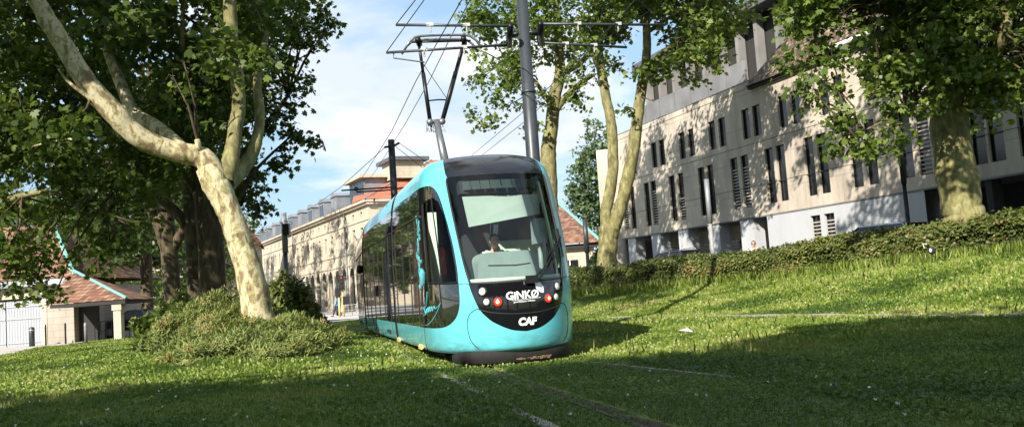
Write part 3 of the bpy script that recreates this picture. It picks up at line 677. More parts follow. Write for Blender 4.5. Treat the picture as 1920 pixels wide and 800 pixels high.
# seams of cladding and doors on both sides
for h in (-1,1):
    for s in (1.0,1.114,1.34,1.609,1.9): line_on('door_seam',[(h*s,1.9),(h*s,3.5),(h*s,4.97)],.011,'rubber')
    line_on('door_header',[(h*.88,4.95),(h*1.0,5.03),(h*1.5,5.07),(h*2,5.1)],.02,'rubber')
    q=(lambda a:a) if h<0 else (lambda a:.70+(a-.487)*.3/.513)
    line_on('window_frame',[(h*q(.85),3.17),(h*q(.85),4.5),(h*q(.85),5.4)],.018,'black_metal')
    line_on('window_frame',[(h*q(.66),3.14),(h*q(.67),4.5),(h*q(.69),5.53)],.012,'black_metal')
    line_on('window_frame',[(h*q(.85),3.17),(h*q(.7),3.14),(h*q(.507),3.12)],.02,'black_metal')
    m=MB(); 
    for s in (1.12,1.95): 
        a=tpos(h*s,.45,.01); m.obox(a,(Vector(tw((0,1,0)))-Vector(tw((0,0,0))))*.42,tnrm(h*s,.45)*.05,Vector((0,0,.07)))
    m.build('door_step','yellow_pole',tram)
# bow motif and signature on the side nearest the camera
m=MB()
for pl in ([(-.89,2.95),(-.925,2.6),(-.965,2.42),(-.985,2.3),(-.95,2.34)],[(-.985,2.52),(-.955,2.44),(-.93,2.36),(-.915,2.5),(-.905,2.38),(-.885,2.54),(-.875,2.4),(-.855,2.56),(-.845,2.42),(-.82,2.56),(-.81,2.44),(-.785,2.57),(-.77,2.5),(-.72,2.58),(-.70,2.63)],[(-.70,2.63),(-.74,2.42),(-.80,2.22),(-.88,2.05),(-.955,1.98)]):
    line_on('',pl,.0075,'cyan_paint',.006,build=False,mb=m)
m.build('signature','cyan_paint',tram)
m=MB(); rr=random.Random(3)
def surf_leaf(m,s,t,ls,lt,ang,off=.008):
    c=[]
    for a in np.linspace(0,2*PI,12,endpoint=False):
        x,y=math.cos(a)*lt,math.sin(a)*ls*(1-.4*math.cos(a)); c.append((s+(y*math.cos(ang)+x*math.sin(ang)*.18),t+(x*math.cos(ang)-y*math.sin(ang)/.18)))
    P_=[tpos(a,b,off) for a,b in c]; Q=[tpos(a,b,.0015) for a,b in c]; n=len(c)
    m.add(P_+Q,[tuple(range(n))]+[(i,n+i,n+(i+1)%n,(i+1)%n) for i in range(n)])
for i in range(30):
    f=i/29; surf_leaf(m,-1.03+.035*math.sin(f*9)+rr.uniform(-.045,.045),5.05-f*1.95,.006+.007*rr.random(),.05+.08*rr.random(),rr.uniform(-1.3,1.3),.006+.0004*i)
for a in (-.6,-.3,0,.3,.6): surf_leaf(m,-.985+a*.06,3.35-abs(a)*.1,.006,.2,a*.8,.02)
m.build('floral_decal','cyan_paint',tram)
# lettering
def word(name,txt,x,z,size,mat,shear=0,slant=0,bold=0,depth=.004):
    c=bpy.data.curves.new(name,'FONT'); c.body=txt; c.size=size; c.align_x='CENTER'; c.align_y='CENTER'; c.shear=shear; c.offset=bold; c.resolution_u=4
    o=bpy.data.objects.new('tmp',c); COL.objects.link(o); dg=bpy.context.evaluated_depsgraph_get(); me=bpy.data.meshes.new_from_object(o.evaluated_get(dg)); bpy.data.objects.remove(o)
    off=wloc(tram)
    for v in me.vertices:
        px_,pz_=x+v.co.x,z+v.co.y+v.co.x*slant; t=t_of_z(pz_); s=s_of_x(px_,t); v.co=tpos(s,t,depth)-off
    me.materials.clear(); o=link(name,me,mat,tram); return o
word('logo_lettering','GiNK\u00d8',-.02,1.115,.165,'white_mark',0,.02,.004)
word('logo_small_print','grand besancon mobilites',.0,1.02,.034,'white_mark',0,.02,.0006)
word('maker_lettering','CAF',.02,.70,.155,'white_mark',.15,0,.009)
m=MB(); lf=[]
for i in range(15):
    a=i/14; lf.append((.165+.13*math.cos(PI*.5*a-.1)*1.0-.02,1.125+.17*math.sin(PI*.5*a)))
lf=[(a+.045,b+.02) for a,b in lf[:0]]+[(.145,1.285),(.19,1.30),(.25,1.27),(.285,1.21),(.29,1.13),(.275,1.115),(.24,1.12),(.20,1.14),(.16,1.19)]
m.add([tpos(s_of_x(a,t_of_z(b)),t_of_z(b),.006) for a,b in [(p[0]+.05,p[1]+.015) for p in lf]],[tuple(range(len(lf)))]); m.build('logo_leaf','white_mark',tram)
m=MB(); ps=[(-.2,1.045),(-.05,1.044),(.1,1.05),(.27,1.06)]; m.tube([tpos(s_of_x(a,t_of_z(b)),t_of_z(b),.003) for a,b in ps],.004,5); m.build('logo_underline','white_mark',tram)
# lamps
for sx in (-1,1):
    for (x,z,r,mt) in ((.61,1.21,.062,'lamp_white'),(.565,1.045,.055,'lamp_white'),(.405,1.035,.066,'lamp_red')):
        t=t_of_z(z); s=s_of_x(sx*x,t); c=tpos(s,t); n=tnrm(s,t)
        m=MB(); m.tube([c-n*.03,c+n*.012],[r*1.3,r*1.25],20); l=m.build('lamp_bezel','rubber',tram,True)
        m=MB(); m.tube([c+n*.0125,c+n*.022,c+n*.032],[r,r*.85,r*.4],20)
        h=m.build('headlight' if mt=='lamp_white' else 'marker_light',mt,tram,True)
        if mt=='lamp_red':
            m=MB(); m.tube([c+n*.033,c+n*.037],[r*.45,r*.3],14); m.build('lamp_core','lamp_core',h)
# wiper
m=MB(); a=tpos(.06,3.1,.03); b=tpos(.452,4.05,.05); b2=tpos(.44,3.6,.05); m.tube([tpos(.04,3.02,.05),tpos(.2,3.35,.06),b],.012,6); m.tube([tpos(.09,3.0,.05),tpos(.26,3.38,.055),tpos(.452,4.0,.045)],.012,6)
m.tube([tpos(.448,4.25,.03),tpos(.447,3.55,.03)],.016,5); m.obox(tpos(.015,2.98,.02),Vector((.2,.04,0)),Vector((0,-.04,0)),Vector((0,0,.12))); m.build('wiper','black_metal',tram)
# dark apron below the nose
m=MB(); n=28; vs=[]
for z,sc in ((.06,.83),(.09,.87),(.24,.87),(.28,.85)):
    for i in range(n+1):
        ph=(i/n-.5)*PI*.94; x=1.14*sc*math.copysign(abs(math.sin(ph))**(2/2.6),ph); y=.16+.06*(z<.08)+1.25*(1-abs(math.cos(ph))**(2/2.6)); vs.append(tw((x,y,z)))
fs=[(j*(n+1)+i,j*(n+1)+i+1,(j+1)*(n+1)+i+1,(j+1)*(n+1)+i) for j in range(3) for i in range(n)]
m.add(vs,fs); m.add(vs[:n+1],[tuple(range(n+1))[::-1]]); m.build('apron','underframe',tram,True)
m=MB()
for i in range(14): ph=(.05+.03*i-.12); q=1.14*.872*math.copysign(abs(math.sin(ph))**(2/2.6),ph); yy=.155+1.25*(1-abs(math.cos(ph))**(2/2.6)); m.box(tw((q,yy,.125+.012*math.sin(i*3.))),(.05,.012,.02+.012*math.sin(i*1.7)),TR_A)
m.build('mud_crust','mud_crust',tram)
m=MB(); tb_=lambda x0,x1,y0,y1,z0,z1: m.obox(Vector(tw((x0,y0,z0))),Vector(tw((x1-x0,0,0)))-Vector(tw((0,0,0))),Vector(tw((0,y1-y0,0)))-Vector(tw((0,0,0))),Vector((0,0,z1-z0)))
tb_(-1.13,-.98,1.95,2.0,1.35,2.65); m.build('door_post_lining','cab_mint',tram)
m=MB()
# following modules
class Mod:
    def __init__(s,start,ang,length): s.o=Vector(start); s.a=ang; s.L=length
    def w(s,x,y,z): c,q=math.cos(s.a),math.sin(s.a); return Vector((s.o.x+x*c-y*q,s.o.y+x*q+y*c,z))
C0=Vector(tw((0,J1,0))); mods=[Mod(C0,R(14.5),8.0)]; e=mods[0].w(0,8.0,0); mods.append(Mod(e,R(11.7),7.2))
PROF=[(crv([r[1] for r in ROWS],t),crv([r[0] for r in ROWS],t),t) for t in [0,.5,1,1.4,1.88,1.881,2.5,3,4,5,5.6,6.0,6.42,6.421,6.9,7.4,8,8.5,9,9.5,10,10.5,11]]
def mod_body(M_,b0,b1,endcap=False):
    ys=[b0,b1]
    prof=PROF+[(-w,z,t) for w,z,t in PROF[::-1]]; k=len(prof)
    for nm,mt,t0,t1 in (('skirt','cyan_paint',0,1.88),('side_cladding','side_glass',1.881,6.42),('roof_edge','cyan_paint',6.421,9),('roof','roof_dark',9,11)):
        m=MB()
        for sg in (-1,1):
            sec=[(sg*w,z) for w,z,t in PROF if t0<=t<=t1]
            if sg==1 and nm=='roof': continue
            if nm=='roof': sec=sec+[(-x,z) for x,z in sec[::-1]]
            vs=[M_.w(x,y,z) for y in ys for x,z in sec]; q=len(sec); m.add(vs,[((i,i+1,q+i+1,q+i) if sg<0 else (i+1,i,q+i,q+i+1)) for i in range(q-1)])
        m.build(nm,mt,tram,True)
    sec=[(w,z) for w,z,t in PROF]
    for y in ys:
        m=MB(); m.add([M_.w(x*.985,y,z*.995) for x,z in sec]+[M_.w(-x*.985,y,z*.995) for x,z in sec[::-1]],[tuple(range(2*len(sec)))]); m.build('end_wall','rubber',tram)
def gangway(M_,y0,y1):
    m=MB()
    for i in range(5):
        y=y0+(y1-y0)*i/4; f=.93 if i%2 else .965; sec=[(w*f,z*(.99)) for w,z,t in PROF if t>.2]; q=len(sec)*2
        m.v+=[tuple(M_.w(x,y,z)) for x,z in sec]+[tuple(M_.w(-x,y,z)) for x,z in sec[::-1]]
    for j in range(4):
        for i in range(q): m.f.append((j*q+i,j*q+(i+1)%q,(j+1)*q+(i+1)%q,(j+1)*q+i)); m.mi.append(0)
    m.build('gangway_bellows','rubber',tram)
gangway(mods[0],-.02,.40); mod_body(mods[0],.4,7.7); gangway(mods[1],-.35,.32); mod_body(mods[1],.32,7.2)
for Mq,L0,doors in ((mods[0],.4,(1.0,2.2,3.4,4.6,5.8,7.0)),(mods[1],.3,(1.2,2.7,4.2,5.7))):
    for sg in (-1,1):
        for y in doors:
            m=MB(); m.tube([Mq.w(sg*(crv([r[1] for r in ROWS],t)+.001),y,crv([r[0] for r in ROWS],t)) for t in (1.9,2.5,3.5,4.4,5.05)],.012,5); m.build('door_seam','rubber',tram)
        m=MB(); m.tube([Mq.w(sg*(crv([r[1] for r in ROWS],5.1)+.001),y,crv([r[0] for r in ROWS],5.1)) for y in (L0,Mq.L-.3)],.018,5); m.build('door_header','rubber',tram)
        m=MB(); 
        for y in (1.4,4.2): m.obox(Mq.w(sg*1.225,y,.38),Mq.w(0,.45,0)-Mq.w(0,0,0),(Mq.w(1,0,0)-Mq.w(0,0,0))*sg*.06,Vector((0,0,.07)))
        m.build('door_step','rubber',tram)
m=MB(); c=mods[1].w(-1.33,.9,2.15); m.ball(c,(.09,.12,.15)); m.tube([mods[1].w(-1.2,.9,2.3),c],.025,5); m.build('mirror','black_metal',tram,True)
# bogies and underframe
def bogie(fn,y):
    m=MB(); m.obox(fn(-.95,y-.9,.12),fn(1.9,0,0)-fn(0,0,0),fn(0,1.9,0)-fn(0,0,0),Vector((0,0,.3))); b=m.build('bogie','underframe',tram)
    for sx in (-.74,.74):
        for yy in (y-.55,y+.65):
            m=MB(); m.tube([fn(sx-.06,yy,.31),fn(sx+.06,yy,.31)],.28,20); m.build('wheel','rail_steel',b,True)
f0=lambda x,y,z: Vector(tw((x,y,z)))
for Mq in mods:
    for sg in (-1,1):
        for y in (1.0,3.3,5.6): m=MB(); m.tube([Mq.w(sg*(crv([r[1] for r in ROWS],t)+.001),y,crv([r[0] for r in ROWS],t)) for t in (0,.5,1,1.88)],.006,4); m.build('panel_joint','rubber',tram)
bogie(f0,3.0); bogie(lambda x,y,z:mods[0].w(x,y,z),4.0); bogie(lambda x,y,z:mods[1].w(x,y,z),4.5)
m=MB(); m.obox(f0(-1.05,1.5,.27),f0(2.1,0,0)-f0(0,0,0),f0(0,4.6,0)-f0(0,0,0),Vector((0,0,.1)))
for Mq in mods: m.obox(Mq.w(-1.05,.3,.27),Mq.w(2.1,0,0)-Mq.w(0,0,0),Mq.w(0,6.9,0)-Mq.w(0,0,0),Vector((0,0,.1)))
m.build('underframe','underframe',tram)
# rear of the driving module closed off
m=MB(); sec=[(w*.985,z*.995) for w,z,t in PROF]; m.add([f0(x,J1-.02,z) for x,z in sec]+[f0(-x,J1-.02,z) for x,z in sec[::-1]],[tuple(range(2*len(sec)))]); m.build('end_wall','rubber',tram)
# ---- cab interior
def tb(m,x0,x1,y0,y1,z0,z1): m.obox(f0(x0,y0,z0),f0(x1-x0,0,0)-f0(0,0,0),f0(0,y1-y0,0)-f0(0,0,0),Vector((0,0,z1-z0)))
m=MB(); tb(m,-1.0,1.0,.75,3.0,.85,.92); m.build('cab_floor','cab_dark',tram)
m=MB(); tb(m,-1.1,1.1,3.05,3.1,.9,3.45); m.build('cab_partition','cab_dark',tram); m=MB(); tb(m,-1.0,1.0,1.75,3.04,3.28,3.32); m.build('cab_partition','cab_dark',tram)
m=MB(); tb(m,.12,1.08,2.3,3.04,.95,2.1); m.build('cab_cabinet','cab_mint',tram)
m=MB(); tb(m,.2,.75,3.0,3.046,2.15,2.75); m.build('cab_door_window','side_glass',tram)
m=MB()
for h in (1,):
    rows=[[tpos(h*s,t,-.05) for s in (.52,.56)] for t in np.linspace(3.0,6.3,14)]
    for a,b in zip(rows,rows[1:]): m.add([a[0],a[1],b[1],b[0]],[(0,1,2,3)])
    ins=[tpos(h*(.365+.012*(t-3)),t,-.06) for t in np.linspace(3.1,6.0,12)]; m.tube(ins,.028,6)
m.build('pillar_lining','cab_mint',tram,True)
m=MB(); rows=[[tpos(s,t,-.06) for t in np.linspace(2.9,5.3,8)] for s in np.linspace(.47,1.0,9)]
for a,b in zip(rows,rows[1:]):
    for i in range(7): m.add([a[i],a[i+1],b[i+1],b[i]],[(0,1,2,3)])
m.build('side_lining','cab_mint',tram,True)
m=MB(); lin=[tpos(s,3.14,-.05) for s in np.linspace(-.4,.4,14)]; m.tube(lin,.035,6); m.build('sill_lining','cab_mint',tram,True)
def rbox(name,x0,x1,y0,y1,z0,z1,mat,r=.08,parent=None):
    m=MB(); 
    q=[];n=6
    for cx,cz,a0 in ((x1-r,z1-r,0),(x0+r,z1-r,PI/2)):
        for i in range(n+1): a=a0+PI/2*i/n; q.append((cx+r*math.cos(a),cz+r*math.sin(a)))
    q+=[(x0,z0),(x1,z0)]
    m.prism([f0(x,y0,z) for x,z in q],f0(0,y1-y0,0)-f0(0,0,0)); return m.build(name,mat,parent or tram)
rbox('dashboard',-.62,.38,.42,1.0,1.0,1.83,'cab_grey',.18)
rbox('dashboard',-.85,.85,.5,1.05,1.0,1.38,'cab_grey',.05)
m=MB(); m.tube([f0(-.45,.415,1.62),f0(0,.413,1.60),f0(.25,.415,1.62)],.008,5); m.build('dashboard_groove','rubber',tram)
rbox('side_monitor',.50,.74,.95,1.15,1.95,2.38,'cab_grey',.05); m=MB(); m.tube([f0(.62,1.05,1.35),f0(.62,1.05,1.96)],.045,8); m.build('monitor_stalk','cab_grey',tram,True)
rbox('console_box',.55,.9,.75,1.1,1.3,1.52,'cab_grey',.03)
# sun blind and destination box
m=MB(); q=[tpos(-.37,5.52,-.10),tpos(.372,5.5,-.10),tpos(.385,4.85,-.16),tpos(-.365,4.55,-.16)]; qq=[p+f0(0,.012,0)-f0(0,0,0) for p in q]; m.add(q+qq,[(0,1,2,3),(7,6,5,4),(0,4,5,1),(1,5,6,2),(2,6,7,3),(3,7,4,0)]); m.build('sun_blind','visor',tram)
m=MB(); a=tpos(-.39,5.72,-.09); 
P4=[tpos(-.385,5.65,-.10),tpos(.385,5.65,-.10),tpos(.39,6.35,-.10),tpos(-.39,6.35,-.10)]; bk=f0(0,.25,0)-f0(0,0,0); m.add(P4+[p+bk for p in P4],[(0,1,2,3),(7,6,5,4),(0,4,5,1),(1,5,6,2),(2,6,7,3),(3,7,4,0)]); dbx=m.build('destination_display','cab_dark',tram)
for k in range(8):
    s0=-.35+k*.0885; m=MB(); q=[tpos(s0,5.78,-.09),tpos(s0+.083,5.78,-.09),tpos(s0+.083,6.27,-.09),tpos(s0,6.27,-.09)]; m.add(q,[(0,1,2,3)]); m.build('display_panel','display_glass',dbx)
# driver seat
rbox('driver_seat',-.52,-.0,2.05,2.2,1.35,2.25,'cab_dark',.1); rbox('driver_seat_cushion',-.5,-.02,1.55,2.1,1.25,1.37,'cab_dark',.04)

# ---------------------------------------------------------------- pantograph (part of the tram)
pg=bpy.data.objects.new('pantograph',None); COL.objects.link(pg); pg.parent=tram; pb=P(838,304,20.2); pg.location=pb-wloc(tram)
m=MB(); kn=P(818,226,20.6); m.tube([pb-Vector((0,0,.25)),kn],[.10,.075],10); m.build('lower_arm','steel_grey',pg,True)
m=MB(); m.tube([P(802,229,20.6),P(834,227,20.7)],.05,8); m.ball(P(806,229,20.5),.08); m.ball(P(829,228,20.6),.08)
for k in range(8):
    c=P(808+random.uniform(-6,24),232,20.55); m.tube([c,c+Vector((random.uniform(-.08,.08),0,-.12)),c+Vector((random.uniform(-.05,.05),0,-.2)),c+Vector((random.uniform(-.05,.05),0,-.02))],.008,4)
m.build('knee_joint','steel_grey',pg,True)
tl_,tr_=P(785,79,20.5),P(870,77,20.8); bl,br_=P(806,224,20.6),P(830,223,20.7)
for a,b in ((bl,tl_),(br_,tr_)):
    mid=a.lerp(b,.6); m=MB(); m.tube([a,mid],.048,8); m.tube([mid,b],.036,8); m.build('upper_arm','black_metal',pg,True)
m=MB(); m.tube([br_+Vector((.05,0,0)),P(845,185,20.7),P(873,79,20.8)],.011,5); m.tube([bl.lerp(tl_,.24),P(823,187,20.6),br_.lerp(tr_,.24)],.018,6)
m.tube([bl.lerp(tl_,.75),br_.lerp(tr_,.24)],.008,4); m.build('cross_strut','black_metal',pg)
m=MB(); ax=(tr_-tl_).normalized(); ctr=(tl_+tr_)/2
for o in (-.17,.17):
    dy=Vector((ax.y*-1,ax.x,0)).normalized()*o; pts=[]
    for i in range(15):
        f=i/14*2-1; x=f*.92; z=-.03*f*f-(max(0,abs(f)-.62)/.38)**2*.30; pts.append(ctr+dy+ax*x+Vector((0,0,.10+z)))
    m.tube(pts,.03,6)
m.build('collector_head','steel_grey',pg,True)
m=MB(); m.tube([tl_-ax*.16,tr_+ax*.16],.025,8)
for p in (tl_,tr_): m.obox(p-Vector((.06,.22,.04)),Vector((.12,0,0)),Vector((0,.44,0)),Vector((0,0,.09)))
m.build('head_frame','black_metal',pg,True)

# ---------------------------------------------------------------- catenary poles and wires
def stay(name,pts,r,label,cat='wire',sag=0):
    m=MB(); 
    if sag:
        a,b=Vector(pts[0]),Vector(pts[1]); pts=[a.lerp(b,i/10)-Vector((0,0,sag*4*(i/10)*(1-i/10))) for i in range(11)]
    m.tube(pts,r,5); return tag(m.build(name,'black_metal'),label,cat,'overhead line')
pbz=Vector((.56,20,0)); lean=Vector((0,0,0))
pole=empty('catenary_pole',(pbz.x,20,0),'thick dark grey catenary pole rising behind the tram roof, with two cross arms','pole')
m=MB(); m.tube([Vector((pbz.x,20,-.1)),Vector((pbz.x,20,5.75)),Vector((pbz.x,20,5.76)),Vector((pbz.x,20,10.8))],[.165,.15,.135,.115],20); m.build('mast','dark_pole',pole,True)
m=MB(); m.tube([Vector((pbz.x,20,5.55)),Vector((pbz.x,20,5.62))],.165,20); m.build('collar','dark_pole',pole,True)
A0,A1=P(742,47,19.4),P(1245,47,20.6); B0,B1=P(724,99,20.1),P(1175,89,21.5)
for a,b,am in ((A0,A1,P(985,47,19.55)),(B0,B1,P(985,82,20.6))):
    for x,y in ((a,am+Vector((-.35,0,0))),(am+Vector((.3,0,0)),b)):
        m=MB(); m.tube([x,y],.032,8); ar=m.build('cross_arm','dark_pole',pole,True)
        for f in (.3,.62):
            c=x.lerp(y,f); mm=MB(); mm.obox(c-Vector((.08,.03,.02)),Vector((.16,0,0)),Vector((0,.06,0)),Vector((0,0,.07))); mm.tube([c,c-Vector((0,0,.16))],.02,6); mm.build('insulator','light_pole',ar)
hub=Vector((pbz.x,20,P(990,60,20).z))
for dx in (-1,1):
    m=MB(); e0=P(985,47,19.5)+Vector((dx*.33,-.05,0)); e1=P(985,83,20.6)+Vector((dx*.38,.05,0)); m.tube([e0,e1],.07,8); m.tube([hub+Vector((dx*.05,0,0)),e0.lerp(e1,.5)],.055,8); m.build('bracket','black_metal',pole,True)
top=Vector((pbz.x,20,10.6))
m=MB(); 
for q,f in ((A0,.0),(A1,.0),(B0,0),(B1,0)): m.tube([q,top],.011,4)
m.build('stay_wire','black_metal',pole)
m=MB(); m.tube([P(738,101,20.15),P(738,109,20.15),P(796,117,20.3)],.018,5); m.build('steady_arm','steel_grey',pole)
def wl(px,py,z): return PZ(px,py,z)
# contact and carrying wires over both tracks
zw=7.08
c_near=[PZ(868,-12,7.05)]; 
def wire(name,pxs,z,r,label): return stay(name,[PZ(a,b,z) for a,b in pxs],r,label)
wire('contact_wire',[(950,-190),(866,0),(820,80),(780,152),(735,245),(688,320),(655,366)],7.08,.013,'contact wire running from the pantograph towards the far pole')
wire('carrying_wire',[(960,-150),(892,-20),(842,76),(806,150),(760,232),(706,318),(680,352)],7.35,.012,'carrying wire just right of the pantograph, running to the far pole')
wire('contact_wire',[(1245,-60),(1150,46),(984,208),(884,292),(840,330)],7.08,.011,'upper contact wire of the right track, passing behind the thick pole')
wire('carrying_wire',[(1220,20),(1110,88),(1000,215),(905,290),(860,322)],6.9,.011,'lower wire of the right track, passing behind the thick pole')
p2=P(739,360,35); pole2=empty('catenary_pole',(p2.x,35,0),'thin black catenary pole standing behind the tram in front of the red roof','pole')
zt=P(735,262,35).z; m=MB(); m.tube([Vector((p2.x,35,-.1)),Vector((p2.x,35,zt))],[.15,.13],14); m.build('mast','black_metal',pole2,True)
m=MB(); q0=P(722,276,34.6); q1=P(748,268,35.3); m.tube([q0,Vector((p2.x,35,zt-.25))],.05,6); m.tube([Vector((p2.x,35,zt-.3)),q1],.05,6); m.build('bracket','black_metal',pole2)
m=MB(); a=P(640,357,34.4); b=P(770,349,35.3); m.tube([a,P(735,351,34.8)],.035,6); m.tube([P(668,360,35),P(735,356,35.1),b],.035,6); m.ball(P(668,354,34.7),.09); m.build('cross_arm','black_metal',pole2)
stay('stay_wire',[q0,P(640,350,37),P(590,385,45)],.012,'sloping stay wire left of the thin black pole')
stay('stay_wire',[q1,P(812,312,34)],.012,'upper short wire from the thin black pole down to the tram roof')
stay('stay_wire',[P(742,275,35),P(797,318,34)],.012,'lower short wire from the thin black pole down to the tram roof')
# ---------------------------------------------------------------- vegetation
def cloud(blobs,dens,spread,per,gap=.0,shell=.55):
    """leaf positions: twig clusters spread through uneven blobs -> (centres, outward directions)"""
    cs=[];cd_=[]
    for (c,r) in blobs:
        c=np.array(c); n=max(3,int(dens*r*r)); v=RNG.normal(size=(n,3)); v/=np.linalg.norm(v,axis=1,keepdims=True)
        rad=r*(shell+(1-shell)*RNG.random((n,1)))*np.where(RNG.random((n,1))<.25,.6,1); q=c+v*rad*np.array([1,1,.85])
        if gap: q_ok=[noise.noise(Vector(p)*.55)>-gap for p in q]; q=q[q_ok]; v=v[q_ok]
        cs.append(q); cd_.append(v)
    cs=np.concatenate(cs); cd_=np.concatenate(cd_); k=RNG.integers(max(2,per//2),per+per//2,len(cs)); idx=np.repeat(np.arange(len(cs)),k)
    off=RNG.normal(size=(len(idx),3))*spread*np.array([1,1,.6]); off[:,2]-=.25*np.abs(off[:,0]); return cs[idx]+off,cd_[idx],cs,cd_,idx
def crown(parent,blobs,dens=16,spread=.28,per=20,size=.17,mat='leaf_plane',gap=.25,template=LEAF,hue=None,name='crown'):
    C,D,cs,cdv,idx=cloud(blobs,dens,spread,per,gap); n=len(C)
    nr=RNG.normal(size=(n,3))*.75+np.array([0,0,.75])+D*.45; cl=RNG.random(len(cs))*.5; var=np.clip(cl[idx]+RNG.random(n)*.55-.03,0,1)
    up=RNG.normal(size=(n,3))*.7+D*.6-np.array([0,0,.5])
    return scatter(name,C,size*(.45+.95*RNG.random(n)),nrm=nr,template=template,mat=mat,parent=parent,var=var,up=up),cs
def limbs(parent,L,name,mat,seg=14,jit=.10,n=7):
    for l in L:
        s=spline([(*p[:3],p[3]) for p in l],n); m=MB(); s=[list(q) for q in s]
        for i,q in enumerate(s):
            if 0<i<len(s)-1: 
                for a in range(2): q[a]+=.12*q[3]*noise.noise(Vector((i*.7,a*9.1,q[2])))
        m.tube([q[:3] for q in s],[max(.01,q[3]) for q in s],seg,True,jit); m.build(name if isinstance(name,str) else name[0],mat,parent,True)
def twigs(parent,blobs,cs,limbpts,mat,frac=.25,r=.017):
    m=MB(); lp=np.array([p[:3] for p in limbpts])
    for c,rad in blobs:
        c=Vector(c); j=int(((lp-np.array(c))**2).sum(1).argmin()); a=Vector(lp[j])
        if (a-c).length>2.6: continue
        mid=a.lerp(c,.5)+Vector((random.uniform(-.3,.3),random.uniform(-.3,.3),random.uniform(-.1,.35)))
        m.tube([a,mid,c],[r*2.2,r*1.7,r],5,False)
        for k in range(int(3+rad*2)):
            v=Vector(RNG.normal(size=3)).normalized(); e=c+v*rad*.85; m.tube([c,c.lerp(e,.5)+Vector((0,0,.1)),e],[r*.8,r*.5,r*.2],3,False)
    if m.v: m.build('branches',mat,parent,True)
def PL(l): return [(*P(a,b,y),r) for a,b,y,r in l]
def fill(poly,Y0,Y1,r0,r1,n,seed):
    rg=random.Random(seed); xs=[p[0] for p in poly]; ys=[p[1] for p in poly]; out=[];tries=0
    while len(out)<n and tries<9000:
        tries+=1; x,y=rg.uniform(min(xs),max(xs)),rg.uniform(min(ys),max(ys))
        if not inpoly(np.array(x),np.array(y),poly): continue
        Y=rg.uniform(Y0,Y1); r=rg.uniform(r0,r1); c=P(x,y,Y)
        if any((Vector(o[0])-c).length<.62*(r+o[1])*.62 for o in out): continue
        out.append((tuple(c),r))
    return out
def tree(base,label,trunk,lim,blobs,bark='plane_bark',group=None,**kw):
    root=empty('plane_tree' if 'plane' in label else 'tree',base,label,'tree',group)
    limbs(root,trunk,'trunk',bark)
    for j_,l_ in enumerate(lim): limbs(root,[l_],'limb','olive_bark' if bark=='plane_bark' and j_ in (1,2,5) else bark,10)  # listed limbs get the darker bark, their shade put into the colour
    o,cs=crown(root,blobs,**kw); twigs(root,blobs,cs,[q for l in trunk+lim for q in spline([p[:3] for p in l],5).tolist()],'dark_bark'); return root
GP='plane trees'
# T1: the leaning plane tree in front
b=P(487,607,20)
T1t=[PL([(492,640,20,.40),(487,607,20,.36),(470,520,20,.31),(445,440,20,.28),(424,385,20,.27),(405,345,20,.30),(392,318,20,.27)])]
T1l=[PL([(405,338,20,.27),(380,297,20,.25),(325,284,19.8,.235),(262,258,19.5,.24),(207,205,19.2,.235),(160,150,19,.22),(122,90,18.8,.2),(82,25,18.6,.18),(30,-70,18.4,.14)]),
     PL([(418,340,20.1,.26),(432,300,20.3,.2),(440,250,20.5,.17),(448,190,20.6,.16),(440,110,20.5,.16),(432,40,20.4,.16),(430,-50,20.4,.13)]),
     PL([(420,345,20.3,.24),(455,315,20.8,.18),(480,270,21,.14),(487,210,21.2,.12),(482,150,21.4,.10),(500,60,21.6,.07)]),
     PL([(350,290,20.3,.18),(322,262,20.8,.17),(290,236,21.2,.17),(250,208,21.5,.16),(228,160,21.8,.14),(190,60,22.4,.11),(160,-40,23,.08)]),
     PL([(371,292,19.9,.08),(372,275,19.8,.07),(370,262,19.8,.065)]),
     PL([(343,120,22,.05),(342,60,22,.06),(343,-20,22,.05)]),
     PL([(170,185,19,.05),(130,155,18.8,.035),(110,130,18.8,.02)]),
     PL([(150,260,19.5,.03),(100,265,19.6,.025),(60,275,19.6,.015)]),
     ]
bl=fill([(-60,-90),(470,-90),(560,-20),(470,60),(330,90),(180,60),(-60,100)],20.5,25,.8,1.3,34,1)+fill([(200,60),(420,60),(470,200),(400,260),(280,220)],22,25,.6,1.0,20,2)+fill([(-60,60),(300,60),(420,240),(330,330),(200,330),(-60,300)],24,30,.9,1.3,40,21)
bl+=[(tuple(P(a,c,y)),r) for a,c,y,r in ((400,115,19.2,.36),(350,135,19.2,.34),(450,105,19.3,.36),(490,110,19.4,.3),(325,145,19.3,.26),(420,88,19.4,.3),(110,205,18.9,.32),(140,225,18.9,.28),(75,225,18.9,.26),(95,250,19,.2),(395,70,19.3,.25),(40,200,19,.3))]
LIT=[P(430,115,19.3),P(490,110,19.4),P(340,140,19.2),P(110,215,18.9),P(250,240,19.6),P(200,190,19.2),P(470,500,20),P(320,280,19.8),P(445,430,20),P(480,580,20)]
def clear(c,r,pts=None):
    c=Vector(c)
    for q in (pts or LIT):
        w=c-q; k=w.dot(SUN_DIR)
        if k>0 and (w-SUN_DIR*k).length<r+.35: return False
    return True
bl=[x for x in bl if clear(*x) or (Vector(x[0])-LIT[0]).length<2.2 and x[1]<.4]
bl+=[x for x in [((random.uniform(-17,-2.5),random.uniform(13.5,25),random.uniform(9.6,14.5)),random.uniform(1.2,1.8)) for _ in range(42)] if clear(*x)]  # upper crown out of view, added to shade the foliage below
for q_ in (P(450,270,20.4),P(448,200,20.6),P(482,240,21),P(487,180,21.2),P(290,236,21.2),P(235,170,21.7),P(140,120,18.9),P(95,55,18.7),P(120,90,18.8)):
    for k_ in (4.6,5.4,6.4,7.6): c_=tuple(q_+SUN_DIR*k_+Vector((random.uniform(-.3,.3),0,0))); bl+=[(c_,.6)] if clear(c_,.3) else []  # leaf blobs added along the sun rays to shade these limbs
